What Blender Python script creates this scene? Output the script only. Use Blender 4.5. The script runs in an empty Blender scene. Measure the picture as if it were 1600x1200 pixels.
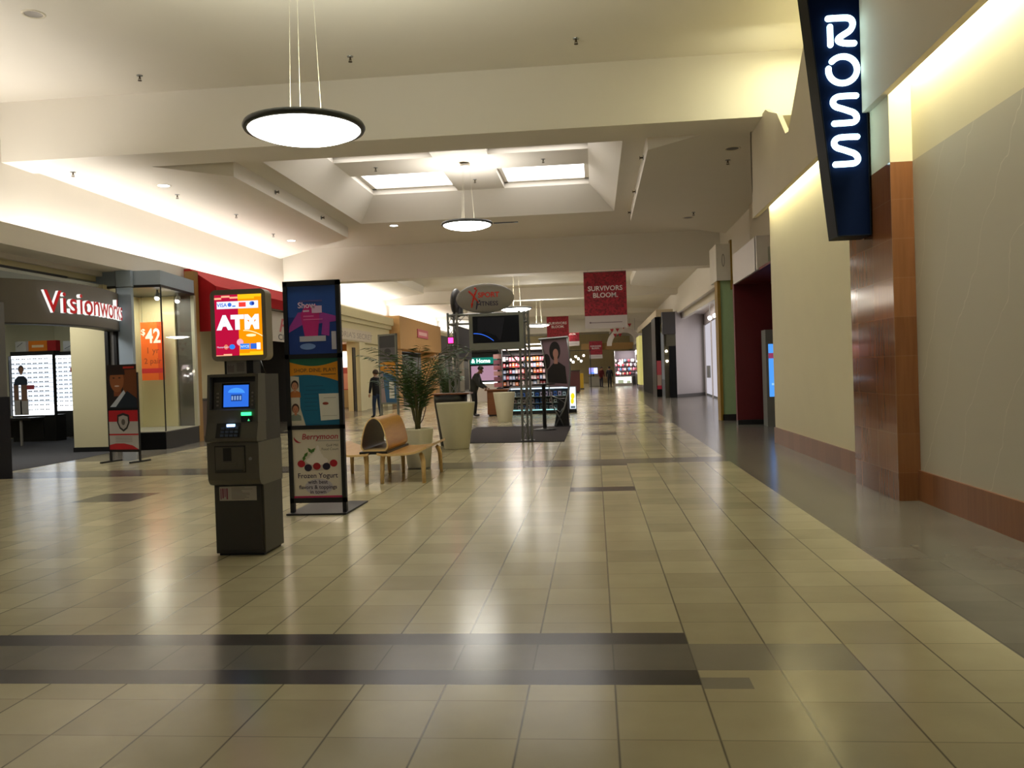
import bpy, bmesh, math, random
from mathutils import Vector, Matrix, Euler
random.seed(7)
PI = math.pi
SC = bpy.context.scene
COL = SC.collection
T, GX, GY = 0.4064, 0.048, 3.488          # floor tile module and grid origin

# ------------------------------------------------------------------ materials
MATS = {}
def nodes(name):
    m = bpy.data.materials.new(name); m.use_nodes = True
    nt = m.node_tree; nt.nodes.clear()
    out = nt.nodes.new('ShaderNodeOutputMaterial')
    return m, nt, out
def L(nt, a, b): nt.links.new(a, b)
def math_node(nt, op, a, b=None, c=None):
    n = nt.nodes.new('ShaderNodeMath'); n.operation = op
    for i, v in enumerate((a, b, c)):
        if v is None: continue
        if isinstance(v, (int, float)): n.inputs[i].default_value = v
        else: L(nt, v, n.inputs[i])
    return n.outputs[0]
def lin(c):
    return tuple((x / 12.92 if x <= .04045 else ((x + .055) / 1.055) ** 2.4) for x in c)
def hexc(h):
    return lin(tuple(int(h[i:i + 2], 16) / 255 for i in (0, 2, 4)))
def mat(name, color, rough=.6, metal=0., var=.06, scale=6., spec=.5, bump=0., emit=None, estr=0.):
    if name in MATS: return MATS[name]
    m, nt, out = nodes(name)
    b = nt.nodes.new('ShaderNodeBsdfPrincipled')
    if isinstance(color, str): color = hexc(color)
    tc = nt.nodes.new('ShaderNodeTexCoord')
    nz = nt.nodes.new('ShaderNodeTexNoise'); nz.inputs['Scale'].default_value = scale; nz.inputs['Detail'].default_value = 3
    L(nt, tc.outputs['Object'], nz.inputs['Vector'])
    mx = nt.nodes.new('ShaderNodeMix'); mx.data_type = 'RGBA'
    mx.inputs[6].default_value = (*[c * (1 - var) for c in color], 1)
    mx.inputs[7].default_value = (*[min(1, c * (1 + var)) for c in color], 1)
    L(nt, nz.outputs['Fac'], mx.inputs[0]); L(nt, mx.outputs[2], b.inputs['Base Color'])
    b.inputs['Roughness'].default_value = rough; b.inputs['Metallic'].default_value = metal
    b.inputs['Specular IOR Level'].default_value = spec
    if bump:
        bp = nt.nodes.new('ShaderNodeBump'); bp.inputs['Strength'].default_value = bump; bp.inputs['Distance'].default_value = .01
        L(nt, nz.outputs['Fac'], bp.inputs['Height']); L(nt, bp.outputs[0], b.inputs['Normal'])
    if estr:
        e = color if emit is None else (hexc(emit) if isinstance(emit, str) else emit)
        b.inputs['Emission Color'].default_value = (*e, 1); b.inputs['Emission Strength'].default_value = estr
    L(nt, b.outputs[0], out.inputs[0]); MATS[name] = m
    return m
def glow(name, color, strength):
    if name in MATS: return MATS[name]
    m, nt, out = nodes(name)
    e = nt.nodes.new('ShaderNodeEmission')
    if isinstance(color, str): color = hexc(color)
    e.inputs[0].default_value = (*color, 1); e.inputs[1].default_value = strength
    L(nt, e.outputs[0], out.inputs[0]); MATS[name] = m
    return m
def glass(name, tint=(.93, .96, .94), refl=.08):
    if name in MATS: return MATS[name]
    m, nt, out = nodes(name)
    t = nt.nodes.new('ShaderNodeBsdfTransparent'); t.inputs[0].default_value = (*tint, 1)
    g = nt.nodes.new('ShaderNodeBsdfGlossy'); g.inputs['Roughness'].default_value = .02
    lw = nt.nodes.new('ShaderNodeLayerWeight'); lw.inputs[0].default_value = .25
    f = math_node(nt, 'MULTIPLY_ADD', lw.outputs['Fresnel'], .5, refl * .3)
    mx = nt.nodes.new('ShaderNodeMixShader'); L(nt, f, mx.inputs[0]); L(nt, t.outputs[0], mx.inputs[1]); L(nt, g.outputs[0], mx.inputs[2])
    L(nt, mx.outputs[0], out.inputs[0]); MATS[name] = m
    return m
def tile_mat(name, c1, c2, grout, tx, ty, gw, gs, rough, spec, ax=(0, 1), ox=GX, oy=GY, streak=0., tvar=1., strong=(1., .45)):
    """rectangular tiles on a world grid: grout lines, one tone per tile, cloudy mottling"""
    m, nt, out = nodes(name)
    b = nt.nodes.new('ShaderNodeBsdfPrincipled')
    geo = nt.nodes.new('ShaderNodeNewGeometry')
    sp = nt.nodes.new('ShaderNodeSeparateXYZ'); L(nt, geo.outputs['Position'], sp.inputs[0])
    def axis(i, o, t):
        u = math_node(nt, 'DIVIDE', math_node(nt, 'SUBTRACT', sp.outputs[i], o), t)
        fl = math_node(nt, 'FLOOR', u); fr = math_node(nt, 'SUBTRACT', u, fl)
        d = math_node(nt, 'MULTIPLY', math_node(nt, 'MINIMUM', fr, math_node(nt, 'SUBTRACT', 1., fr)), t)
        ln = math_node(nt, 'SUBTRACT', 1., math_node(nt, 'SMOOTHSTEP', d, 0, 0) if False else math_node(nt, 'MINIMUM', math_node(nt, 'DIVIDE', d, gw), 1.))
        return fl, ln
    fx, lx = axis(ax[0], ox, tx); fy, ly = axis(ax[1], oy, ty)
    cb = nt.nodes.new('ShaderNodeCombineXYZ'); L(nt, fx, cb.inputs[0]); L(nt, fy, cb.inputs[1])
    wn = nt.nodes.new('ShaderNodeTexWhiteNoise'); L(nt, cb.outputs[0], wn.inputs[0])
    nz = nt.nodes.new('ShaderNodeTexNoise'); nz.inputs['Scale'].default_value = 3.5; nz.inputs['Detail'].default_value = 5
    mp = nt.nodes.new('ShaderNodeMapping'); L(nt, geo.outputs['Position'], mp.inputs[0])
    if streak:
        sc = [1., 1., 1.]; sc[ax[0]] = streak * 2.2; sc[ax[1]] = .5; mp.inputs['Scale'].default_value = sc
    L(nt, mp.outputs[0], nz.inputs['Vector'])
    f = math_node(nt, 'ADD', math_node(nt, 'MULTIPLY', wn.outputs[0], .5 * tvar), math_node(nt, 'MULTIPLY', nz.outputs['Fac'], .75))
    f = math_node(nt, 'SUBTRACT', f, .12 * tvar)
    mx = nt.nodes.new('ShaderNodeMix'); mx.data_type = 'RGBA'; mx.clamp_factor = True
    mx.inputs[6].default_value = (*hexc(c1), 1); mx.inputs[7].default_value = (*hexc(c2), 1); L(nt, f, mx.inputs[0])
    g = math_node(nt, 'MAXIMUM', math_node(nt, 'MULTIPLY', lx, strong[0]), math_node(nt, 'MULTIPLY', ly, strong[1]))
    g = math_node(nt, 'MULTIPLY', g, gs)
    m2 = nt.nodes.new('ShaderNodeMix'); m2.data_type = 'RGBA'
    L(nt, g, m2.inputs[0]); L(nt, mx.outputs[2], m2.inputs[6]); m2.inputs[7].default_value = (*hexc(grout), 1)
    L(nt, m2.outputs[2], b.inputs['Base Color'])
    r = math_node(nt, 'ADD', math_node(nt, 'MULTIPLY', nz.outputs['Fac'], .02), rough - .01)
    L(nt, r, b.inputs['Roughness']); b.inputs['Specular IOR Level'].default_value = spec
    L(nt, b.outputs[0], out.inputs[0]); MATS[name] = m
    return m
def veined(name, c1, c2):
    """wallcovering with thin pale diagonal veins"""
    m, nt, out = nodes(name)
    b = nt.nodes.new('ShaderNodeBsdfPrincipled')
    geo = nt.nodes.new('ShaderNodeNewGeometry'); sp = nt.nodes.new('ShaderNodeSeparateXYZ'); L(nt, geo.outputs['Position'], sp.inputs[0])
    nz = nt.nodes.new('ShaderNodeTexNoise'); nz.inputs['Scale'].default_value = .9; nz.inputs['Detail'].default_value = 4; L(nt, geo.outputs['Position'], nz.inputs['Vector'])
    u = math_node(nt, 'ADD', math_node(nt, 'MULTIPLY', sp.outputs[1], .95), math_node(nt, 'MULTIPLY', sp.outputs[2], .62))
    u = math_node(nt, 'ADD', u, math_node(nt, 'MULTIPLY', nz.outputs['Fac'], .9))
    s = math_node(nt, 'ABSOLUTE', math_node(nt, 'SINE', math_node(nt, 'MULTIPLY', u, 4.6)))
    v = math_node(nt, 'MAXIMUM', math_node(nt, 'SUBTRACT', 1., math_node(nt, 'MULTIPLY', s, 34.)), 0.)
    mx = nt.nodes.new('ShaderNodeMix'); mx.data_type = 'RGBA'
    mx.inputs[6].default_value = (*hexc(c1), 1); mx.inputs[7].default_value = (*hexc(c2), 1)
    L(nt, math_node(nt, 'MULTIPLY', v, math_node(nt, 'MULTIPLY', nz.outputs['Fac'], .9)), mx.inputs[0]); L(nt, mx.outputs[2], b.inputs['Base Color'])
    b.inputs['Roughness'].default_value = .55; L(nt, b.outputs[0], out.inputs[0]); MATS[name] = m
    return m
def wood(name, c1, c2, rough=.3, axis=1):
    m, nt, out = nodes(name)
    b = nt.nodes.new('ShaderNodeBsdfPrincipled'); tc = nt.nodes.new('ShaderNodeTexCoord')
    mp = nt.nodes.new('ShaderNodeMapping'); s = [9., 9., 9.]; s[axis] = .9; mp.inputs['Scale'].default_value = s
    L(nt, tc.outputs['Object'], mp.inputs[0])
    nz = nt.nodes.new('ShaderNodeTexNoise'); nz.inputs['Scale'].default_value = 3; nz.inputs['Detail'].default_value = 6; L(nt, mp.outputs[0], nz.inputs['Vector'])
    mx = nt.nodes.new('ShaderNodeMix'); mx.data_type = 'RGBA'
    mx.inputs[6].default_value = (*hexc(c1), 1); mx.inputs[7].default_value = (*hexc(c2), 1); L(nt, nz.outputs['Fac'], mx.inputs[0])
    L(nt, mx.outputs[2], b.inputs['Base Color']); b.inputs['Roughness'].default_value = rough
    L(nt, b.outputs[0], out.inputs[0]); MATS[name] = m
    return m
def glitter(name, c1, c2):
    m, nt, out = nodes(name)
    b = nt.nodes.new('ShaderNodeBsdfPrincipled'); tc = nt.nodes.new('ShaderNodeTexCoord')
    v = nt.nodes.new('ShaderNodeTexVoronoi'); v.inputs['Scale'].default_value = 18; L(nt, tc.outputs['Object'], v.inputs['Vector'])
    mx = nt.nodes.new('ShaderNodeMix'); mx.data_type = 'RGBA'
    mx.inputs[6].default_value = (*hexc(c1), 1); mx.inputs[7].default_value = (*hexc(c2), 1)
    sp = nt.nodes.new('ShaderNodeSeparateColor'); L(nt, v.outputs['Color'], sp.inputs[0]); L(nt, sp.outputs[0], mx.inputs[0])
    L(nt, mx.outputs[2], b.inputs['Base Color']); b.inputs['Roughness'].default_value = .6
    L(nt, b.outputs[0], out.inputs[0]); MATS[name] = m
    return m

# ------------------------------------------------------------------ mesh builder
class MB:
    def __init__(s): s.bm = bmesh.new(); s.mi = 0; s.mats = []; s.M = Matrix.Identity(4)
    def m(s, material):
        if material not in s.mats: s.mats.append(material)
        s.mi = s.mats.index(material); return s
    def poly(s, pts):
        vs = [s.bm.verts.new(s.M @ Vector(p)) for p in pts]
        f = s.bm.faces.new(vs); f.material_index = s.mi; return f
    def faces(s, pts, idx, smooth=False):
        vs = [s.bm.verts.new(s.M @ Vector(p)) for p in pts]
        for q in idx:
            try: f = s.bm.faces.new([vs[i] for i in q])
            except ValueError: continue
            f.material_index = s.mi; f.smooth = smooth
    def box(s, x0, x1, y0, y1, z0, z1, bev=0.):
        p = [(x0, y0, z0), (x1, y0, z0), (x1, y1, z0), (x0, y1, z0), (x0, y0, z1), (x1, y0, z1), (x1, y1, z1), (x0, y1, z1)]
        idx = [(0, 3, 2, 1), (4, 5, 6, 7), (0, 1, 5, 4), (1, 2, 6, 5), (2, 3, 7, 6), (3, 0, 4, 7)]
        if bev <= 0: s.faces(p, idx); return s
        b2 = bmesh.new(); vs = [b2.verts.new(q) for q in p]
        for q in idx: b2.faces.new([vs[i] for i in q])
        bmesh.ops.bevel(b2, geom=list(b2.edges), offset=bev, segments=2, affect='EDGES', profile=.5)
        s.merge(b2); return s
    def merge(s, b2, smooth=False):
        b2.verts.index_update()
        vs = [s.bm.verts.new(s.M @ v.co) for v in b2.verts]
        for f in b2.faces:
            try: g = s.bm.faces.new([vs[v.index] for v in f.verts])
            except ValueError: continue
            g.material_index = s.mi; g.smooth = smooth or f.smooth
        b2.free()
    def prism(s, pts, axis, a, b, smooth=False):
        """2-D outline extruded along an axis (x: pts are y,z; y: x,z; z: x,y)"""
        def P(p, t): return {'x': (t, p[0], p[1]), 'y': (p[0], t, p[1]), 'z': (p[0], p[1], t)}[axis]
        n = len(pts); v = [P(p, a) for p in pts] + [P(p, b) for p in pts]
        idx = [tuple(range(n)), tuple(range(2 * n - 1, n - 1, -1))]
        s.faces(v, idx)
        s.faces(v, [(i, (i + 1) % n, n + (i + 1) % n, n + i) for i in range(n)], smooth)
        return s
    def cyl(s, p0, p1, r0, r1=None, n=12, caps=True):
        r1 = r0 if r1 is None else r1
        p0, p1 = Vector(p0), Vector(p1); d = (p1 - p0).normalized()
        u = d.orthogonal().normalized(); w = d.cross(u)
        pts = [p0 + (u * math.cos(2 * PI * i / n) + w * math.sin(2 * PI * i / n)) * r0 for i in range(n)]
        pts += [p1 + (u * math.cos(2 * PI * i / n) + w * math.sin(2 * PI * i / n)) * r1 for i in range(n)]
        s.faces(pts, [(i, (i + 1) % n, n + (i + 1) % n, n + i) for i in range(n)], True)
        if caps: s.faces(pts, [tuple(range(n - 1, -1, -1)), tuple(range(n, 2 * n))])
        return s
    def tube(s, path, r, n=8, rr=None):
        path = [Vector(p) for p in path]; rings = []; u = None
        for i, p in enumerate(path):
            d = (path[min(i + 1, len(path) - 1)] - path[max(i - 1, 0)]).normalized()
            if u is None: u = d.orthogonal().normalized()
            else: u = (u - d * u.dot(d)).normalized()
            w = d.cross(u); q = r if rr is None else rr[i]
            rings.append([p + (u * math.cos(2 * PI * k / n) + w * math.sin(2 * PI * k / n)) * q for k in range(n)])
        pts = [x for g in rings for x in g]; idx = []
        for i in range(len(path) - 1):
            for k in range(n): idx.append((i * n + k, i * n + (k + 1) % n, (i + 1) * n + (k + 1) % n, (i + 1) * n + k))
        idx.append(tuple(range(n - 1, -1, -1))); idx.append(tuple(range((len(path) - 1) * n, len(path) * n)))
        s.faces(pts, idx, True); return s
    def lathe(s, prof, c=(0, 0, 0), n=28, sx=1., sy=1.):
        pts = []; idx = []
        for r, z in prof:
            for k in range(n): pts.append((c[0] + sx * r * math.cos(2 * PI * k / n), c[1] + sy * r * math.sin(2 * PI * k / n), c[2] + z))
        for i in range(len(prof) - 1):
            for k in range(n): idx.append((i * n + k, i * n + (k + 1) % n, (i + 1) * n + (k + 1) % n, (i + 1) * n + k))
        s.faces(pts, idx, True); return s
    def ball(s, c, r, sx=1, sy=1, sz=1, seg=14):
        b2 = bmesh.new(); bmesh.ops.create_uvsphere(b2, u_segments=seg, v_segments=max(6, seg // 2 + 2), radius=r)
        for v in b2.verts: v.co = Vector((v.co.x * sx, v.co.y * sy, v.co.z * sz)) + Vector(c)
        s.merge(b2, True); return s
    # -- flat print work in an XZ plane looking to -Y (y = depth of the layer)
    def rect(s, x0, x1, z0, z1, y): s.poly([(x0, y, z0), (x1, y, z0), (x1, y, z1), (x0, y, z1)]); return s
    def flat(s, pts, y): s.poly([(x, y, z) for x, z in pts]); return s
    def disc(s, x, z, rx, rz, y, n=20): s.flat([(x + rx * math.cos(2 * PI * i / n), z + rz * math.sin(2 * PI * i / n)) for i in range(n)], y); return s
    def text(s, txt, size, x, y, z, align='CENTER', bold=0., extrude=0., sx=1., shear=0., tf=None, side=None):
        """letters standing in the XZ plane, readable from -Y; tf may remap every point"""
        cu = bpy.data.curves.new('tmp', 'FONT'); cu.body = txt; cu.size = size; cu.align_x = align; cu.offset = bold; cu.extrude = extrude; cu.shear = shear
        cu.resolution_u = 3
        o = bpy.data.objects.new('tmp', cu); COL.objects.link(o)
        me = bpy.data.meshes.new_from_object(o.evaluated_get(bpy.context.evaluated_depsgraph_get()))
        bpy.data.objects.remove(o); bpy.data.curves.remove(cu)
        face = s.mi
        vs = []
        for v in me.vertices:
            p = Vector((v.co.x * sx, v.co.y, v.co.z))
            p = tf(p) if tf else Vector((x + p.x, y - p.z, z + p.y))
            vs.append(s.bm.verts.new(s.M @ p))
        for f in me.polygons:
            try: g = s.bm.faces.new([vs[i] for i in f.vertices])
            except ValueError: continue
            g.material_index = side if (side is not None and abs(f.normal.z) < .5) else face
        bpy.data.meshes.remove(me); return s
    def build(s, name, parent=None, smooth=None):
        me = bpy.data.meshes.new(name)
        bmesh.ops.recalc_face_normals(s.bm, faces=[f for f in s.bm.faces]) if smooth != 'keep' else None
        s.bm.to_mesh(me); s.bm.free()
        for q in s.mats: me.materials.append(q)
        o = bpy.data.objects.new(name, me); COL.objects.link(o)
        if parent: o.parent = parent
        return o
def one(material): return MB().m(material)
def tag(o, label, cat, group=None, kind=None):
    o['label'] = label; o['category'] = cat
    if group: o['group'] = group
    if kind: o['kind'] = kind
    return o
def thing(name, label, cat, loc=(0, 0, 0), rz=0., group=None):
    o = bpy.data.objects.new(name, None); o.empty_display_size = .2; COL.objects.link(o)
    o.location = loc; o.rotation_euler = (0, 0, rz)
    return tag(o, label, cat, group)
def struct(name, mb, label, cat): return tag(mb.build(name), label, cat, kind='structure')
def dup(root, loc=None, rz=None, label=None):
    r = root.copy(); COL.objects.link(r)
    if loc is not None: r.location = loc
    if rz is not None: r.rotation_euler = (0, 0, rz)
    if label: r['label'] = label
    for ch in [o for o in COL.objects if o.parent == root]:
        c = ch.copy(); COL.objects.link(c); c.parent = r
        for g in [o for o in COL.objects if o.parent == ch]:
            d = g.copy(); COL.objects.link(d); d.parent = c
    return r
def area(name, loc, size, power, color=(1, 1, 1), rot=(0, 0, 0), spread=None):
    l = bpy.data.lights.new(name, 'AREA'); l.shape = 'RECTANGLE'; l.size, l.size_y = size; l.energy = power; l.color = color
    if spread: l.spread = spread
    o = bpy.data.objects.new(name, l); COL.objects.link(o); o.location = loc; o.rotation_euler = rot
    return o

# ------------------------------------------------------------------ palette
M_CEIL = mat('ceiling paint', 'dcd6cb', .75, var=.02, scale=1.5)
M_CREAM = mat('cream wall paint', 'cfc6a6', .7, var=.03, scale=2)
M_FASCIA = mat('tan fascia paint', 'c0b5a0', .7, var=.03, scale=2)
M_STORE = mat('store cream paint', 'cbc29c', .7, var=.03, scale=2)
M_WHITE = mat('white paint', 'cac1ba', .6, var=.03)
M_VEIN = veined('veined wallcovering', 'ada694', 'd8d2bf')
M_FLOOR = tile_mat('beige floor tile', '9c9378', 'b4ab8d', '38332b', T, T, .0075, .9, .185, .2, tvar=1.5)
M_GREY = tile_mat('grey floor tile', '5f5b52', '706b61', '3f3c38', T, T, .006, .6, .2, .22)
M_DARK = tile_mat('charcoal floor tile', '33302f', '3d3938', '1f1d1c', T, T, .006, .6, .2, .22)
M_TAN = tile_mat('taupe floor tile', '7d7768', '8a8474', '3a3733', T, T, .006, .6, .2, .5)
M_PINK = tile_mat('polished brown wall tile', '5e3822', '865534', 'a08468', .62, .415, .007, .5, .1, .42, ax=(1, 2), ox=9.52, oy=.3, streak=4.)
M_PINKX = tile_mat('polished brown wall tile narrow', '5e3a22', '865836', 'a08468', .62, .415, .007, .35, .16, .4, ax=(0, 2), ox=3.18, oy=.3, streak=4.)
M_BASE = tile_mat('polished brown base tile', '6b4229', '8f5f3e', 'a5846a', .41, 9., .004, .2, .3, .22, ax=(1, 2), ox=.1, oy=-4, streak=4.)
M_CARPET = mat('grey carpet', '4a4a4d', .95, var=.2, scale=40, spec=.1)
M_BLACK = mat('black metal', '0b0b0c', .45, var=.1)
M_BLKGL = mat('black gloss', '070708', .35, var=.1, spec=.2)
M_CHAR = mat('charcoal plastic', '3b3935', .5, var=.06, scale=20)
M_CHAR2 = mat('grey plastic', '605d54', .45, var=.05, scale=20)
M_CHAR3 = mat('dark recess plastic', '1a1917', .5, var=.05)
M_STEEL = mat('brushed steel', '8d8f8e', .35, .85, var=.08, scale=14)
M_SILV = mat('silver plastic', '83857f', .4, .2, var=.04)
M_PLANT = mat('cream planter resin', 'c6c0a4', .5, var=.03)
M_WOOD = wood('honey plywood', 'a8742f', 'c89a4e', .35)
M_WOODE = wood('pale plywood edge', 'c9a468', 'dcbd84', .35)
M_WOODD = wood('brown wood', '6b3c1d', '8a5429', .4, 0)
M_BLUEG = mat('blue grey panel', '98a6b4', .5, var=.03)
M_SIGNG = mat('grey sign board', '6a645c', .6, var=.03)
M_TANP = mat('tan post', '8e6a32', .6)
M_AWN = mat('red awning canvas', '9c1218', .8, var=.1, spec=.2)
M_AWN_LIT = mat('red awning canvas lit slope', 'b8343a', .8, var=.1, spec=.2)  # same canvas; light falling on the slope is put into a paler red
M_MAROON = mat('dark red wall paint', '5c0610', .55, var=.08)
M_GREEN = mat('green wall paint', '9ab585', .55)
M_OCHRE = mat('ochre trim', '8a6a18', .5)
M_LEAF = mat('palm leaf', '2c4a1c', .5, var=.35, scale=9)
M_STEM = mat('palm stem', '4c4a26', .6)
M_SOIL = mat('potting soil', '2a1d14', .95)
M_GLASS = glass('shop glass')
W_LAMP = glow('lamp diffuser', (1., .97, .88), 7.)
W_SKY = glow('skylight lamp glow', (1., .96, .92), 3.6)
W_DOWN = glow('downlight glow', (.9, .95, 1.), 9.)
W_COVE = glow('cove tube glow', (.97, .98, .6), 9.)
W_BULB = glow('warm bulb', (1., .86, .66), 14.)
W_WHT = glow('white bulb', (1., .96, .95), 12.)
def ink(h, r=.45): return mat('ink ' + h, h, r, var=.03)
def lit(h, s=1.): return glow('backlit %s %.1f' % (h, s), h, s)

# ------------------------------------------------------------------ camera
f, pi_, ya, ro, h = 1345., -.0125, .0965, .0330, 1.497
R = Vector((math.cos(ya), math.sin(ya), 0)); F0 = Vector((-math.sin(ya), math.cos(ya), 0)); Z = Vector((0, 0, 1))
F = math.cos(pi_) * F0 + math.sin(pi_) * Z; U = -math.sin(pi_) * F0 + math.cos(pi_) * Z
IX = math.cos(ro) * R - math.sin(ro) * U; IU = math.sin(ro) * R + math.cos(ro) * U
cam = bpy.data.cameras.new('camera'); cam.sensor_width = 36; cam.lens = f * 36 / 1600; cam.clip_end = 400
co = bpy.data.objects.new('camera', cam); COL.objects.link(co)
mw = Matrix((( IX.x, IU.x, -F.x, 0), (IX.y, IU.y, -F.y, 0), (IX.z, IU.z, -F.z, h), (0, 0, 0, 1)))
co.matrix_world = mw; SC.camera = co

# ================================================================== SETTING
# ---- floor
def J(j): return GY + j * T
def floor():
    xs = sorted({-30, -9.3, GX - 17 * T, GX - 15 * T, GX - T, GX + T, GX + T + .235, GX + 3 * T, 2.07, 9})
    ys = sorted({-6, J(1.38), J(1.5), J(1.75), J(2), J(3), J(3.5), J(17.5), J(17.72), J(18.72), J(19.5), 13.55, 13.8, 14.55, 16.4, 20., 20.9, 23.7, 24.0, 24.75, 36, 37, 120})
    mb = MB()
    for k in (M_FLOOR, M_GREY, M_DARK, M_TAN): mb.m(k)
    for a, b in zip(xs, xs[1:]):
        for c, d in zip(ys, ys[1:]):
            x, y = (a + b) / 2, (c + d) / 2; k = M_FLOOR
            if x > 2.07 or (x < -9.3 and y > 16.4): k = M_GREY
            elif J(1.5) < y < J(3.5):
                if x < GX + T: k = M_GREY if J(2) < y < J(3) else M_DARK
                elif J(2) < y < J(3) and x < GX + 3 * T: k = M_TAN
            if GX + T < x < GX + T + .235 and J(1.38) < y < J(1.75): k = M_TAN
            if 13.55 < y < 13.8 and x < GX + T: k = M_DARK
            if 13.8 < y < 14.55 and x < 2.07: k = M_GREY
            if 23.7 < y < 24.0 and x < GX + T: k = M_DARK
            if 24.0 < y < 24.75 and x < 2.07: k = M_GREY
            if 36 < y < 37 and x < 2.07: k = M_GREY
            if GX - T < x < GX + T and (J(17.72) < y < J(18.72) or 20. < y < 20.9): k = M_DARK
            if GX - 17 * T < x < GX - 15 * T and J(17.5) < y < J(19.5): k = M_DARK
            mb.m(k).poly([(a, c, 0), (b, c, 0), (b, d, 0), (a, d, 0)])
    struct('floor', mb, 'polished beige tile floor with grey bands and borders', 'floor')
floor()
mb = one(M_CARPET)
mb.prism([(-18, 12), (-11.2, 12), (-10.75, 14.2), (-10.72, 15.6), (-10.8, 17.2), (-11.0, 18.6), (-11.2, 19.1), (-18, 27)], 'z', 0, .006)
struct('carpet', mb, 'grey carpet inside the eyewear shop entrance', 'carpet')

# ---- right wall, pillar, fascia, cove
struct('wall_right', one(M_CREAM).box(3.41, 3.75, 11.02, 16.9, 0, 4.72), 'cream wall between brown tiled pillar and the red recess', 'wall')
mb = one(M_VEIN).box(3.41, 3.75, -6, 9.5, 0, 3.6)
mb.m(M_CREAM).box(3.41, 3.75, -6, 9.5, 3.6, 5.95)
struct('wall_right_near', mb, 'right wall nearest the camera with veined grey wallcovering', 'wall')
mb = one(M_PINK); mb.faces([(3.18, 9.5, 0), (3.18, 11.02, 0), (3.18, 11.02, 3.6), (3.18, 9.5, 3.6), (3.75, 9.5, 0), (3.75, 9.5, 3.6), (3.75, 11.02, 0), (3.75, 11.02, 3.6)],
    [(0, 1, 2, 3), (2, 7, 5, 3)])
mb.m(M_PINKX).poly([(3.18, 9.5, 0), (3.75, 9.5, 0), (3.75, 9.5, 3.6), (3.18, 9.5, 3.6)])
mb.poly([(3.18, 11.02, 0), (3.75, 11.02, 0), (3.75, 11.02, 3.6), (3.18, 11.02, 3.6)])
mb.m(M_CREAM).box(3.1801, 3.75, 9.5, 11.02, 3.6, 5.95)
struct('pillar', mb, 'square pillar clad in polished brown tile', 'pillar')
struct('baseboard_right', one(M_BASE).box(3.385, 3.41, 11.02, 16.9, 0, .3), 'brown tile baseboard beyond the pillar', 'baseboard')
struct('baseboard_right_near', one(M_BASE).box(3.385, 3.41, -6, 9.5, 0, .325), 'brown tile baseboard nearest the camera', 'baseboard')
# fascia with a V-shaped notch where the higher ceiling of the near bay begins
mb = one(M_FASCIA)
mb.prism([(-6, 4.31), (16.9, 4.31), (16.9, 5.95), (15.45, 5.95), (15.2, 5.84), (14.55, 5.62), (13.97, 5.13), (13.76, 5.1), (12.9, 5.84), (11.5, 7.05), (-6, 7.05)], 'x', 3.10, 3.18)
mb.box(3.18, 4.05, -6, 16.9, 4.72, 4.8); mb.box(3.1, 4.05, 16.82, 16.9, 4.8, 5.95)
struct('fascia_right', mb, 'tan fascia above the lit cove on the right', 'fascia')
struct('wall_upper_right', one(M_CREAM).box(4.05, 4.2, -6, 16.9, 4.7, 7.2), 'upper wall behind the right fascia', 'wall')
for y0, y1 in ((2.5, 9.4), (11.1, 16.8)):
    c = one(W_COVE).cyl((3.3, y0, 4.56), (3.3, y1, 4.56), .028)
    tag(c.build('cove_tube'), 'yellowish fluorescent tube in the right cove, ' + ('near stretch before the pillar' if y0 < 5 else 'far stretch past the pillar'), 'light tube')
    area('cove_lamp', (3.3, (y0 + y1) / 2, 4.62), (.12, y1 - y0), (33 if y0 < 5 else 17) * (y1 - y0), (1, .98, .74))
tag(one(W_COVE).cyl((3.3, 12.7, 4.95), (3.3, 15.4, 4.95), .03).build('cove_tube'), 'short fluorescent tube glowing in the notch of the right fascia', 'light tube')
area('notch_lamp', (3.62, 13.6, 6.95), (.5, 3.2), 60, (1, .98, .62))
area('near_cove_lamp', (3.0, 14.4, 6.15), (.2, .6), 6, (1, .98, .68), (math.radians(90), 0, 0))

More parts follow.
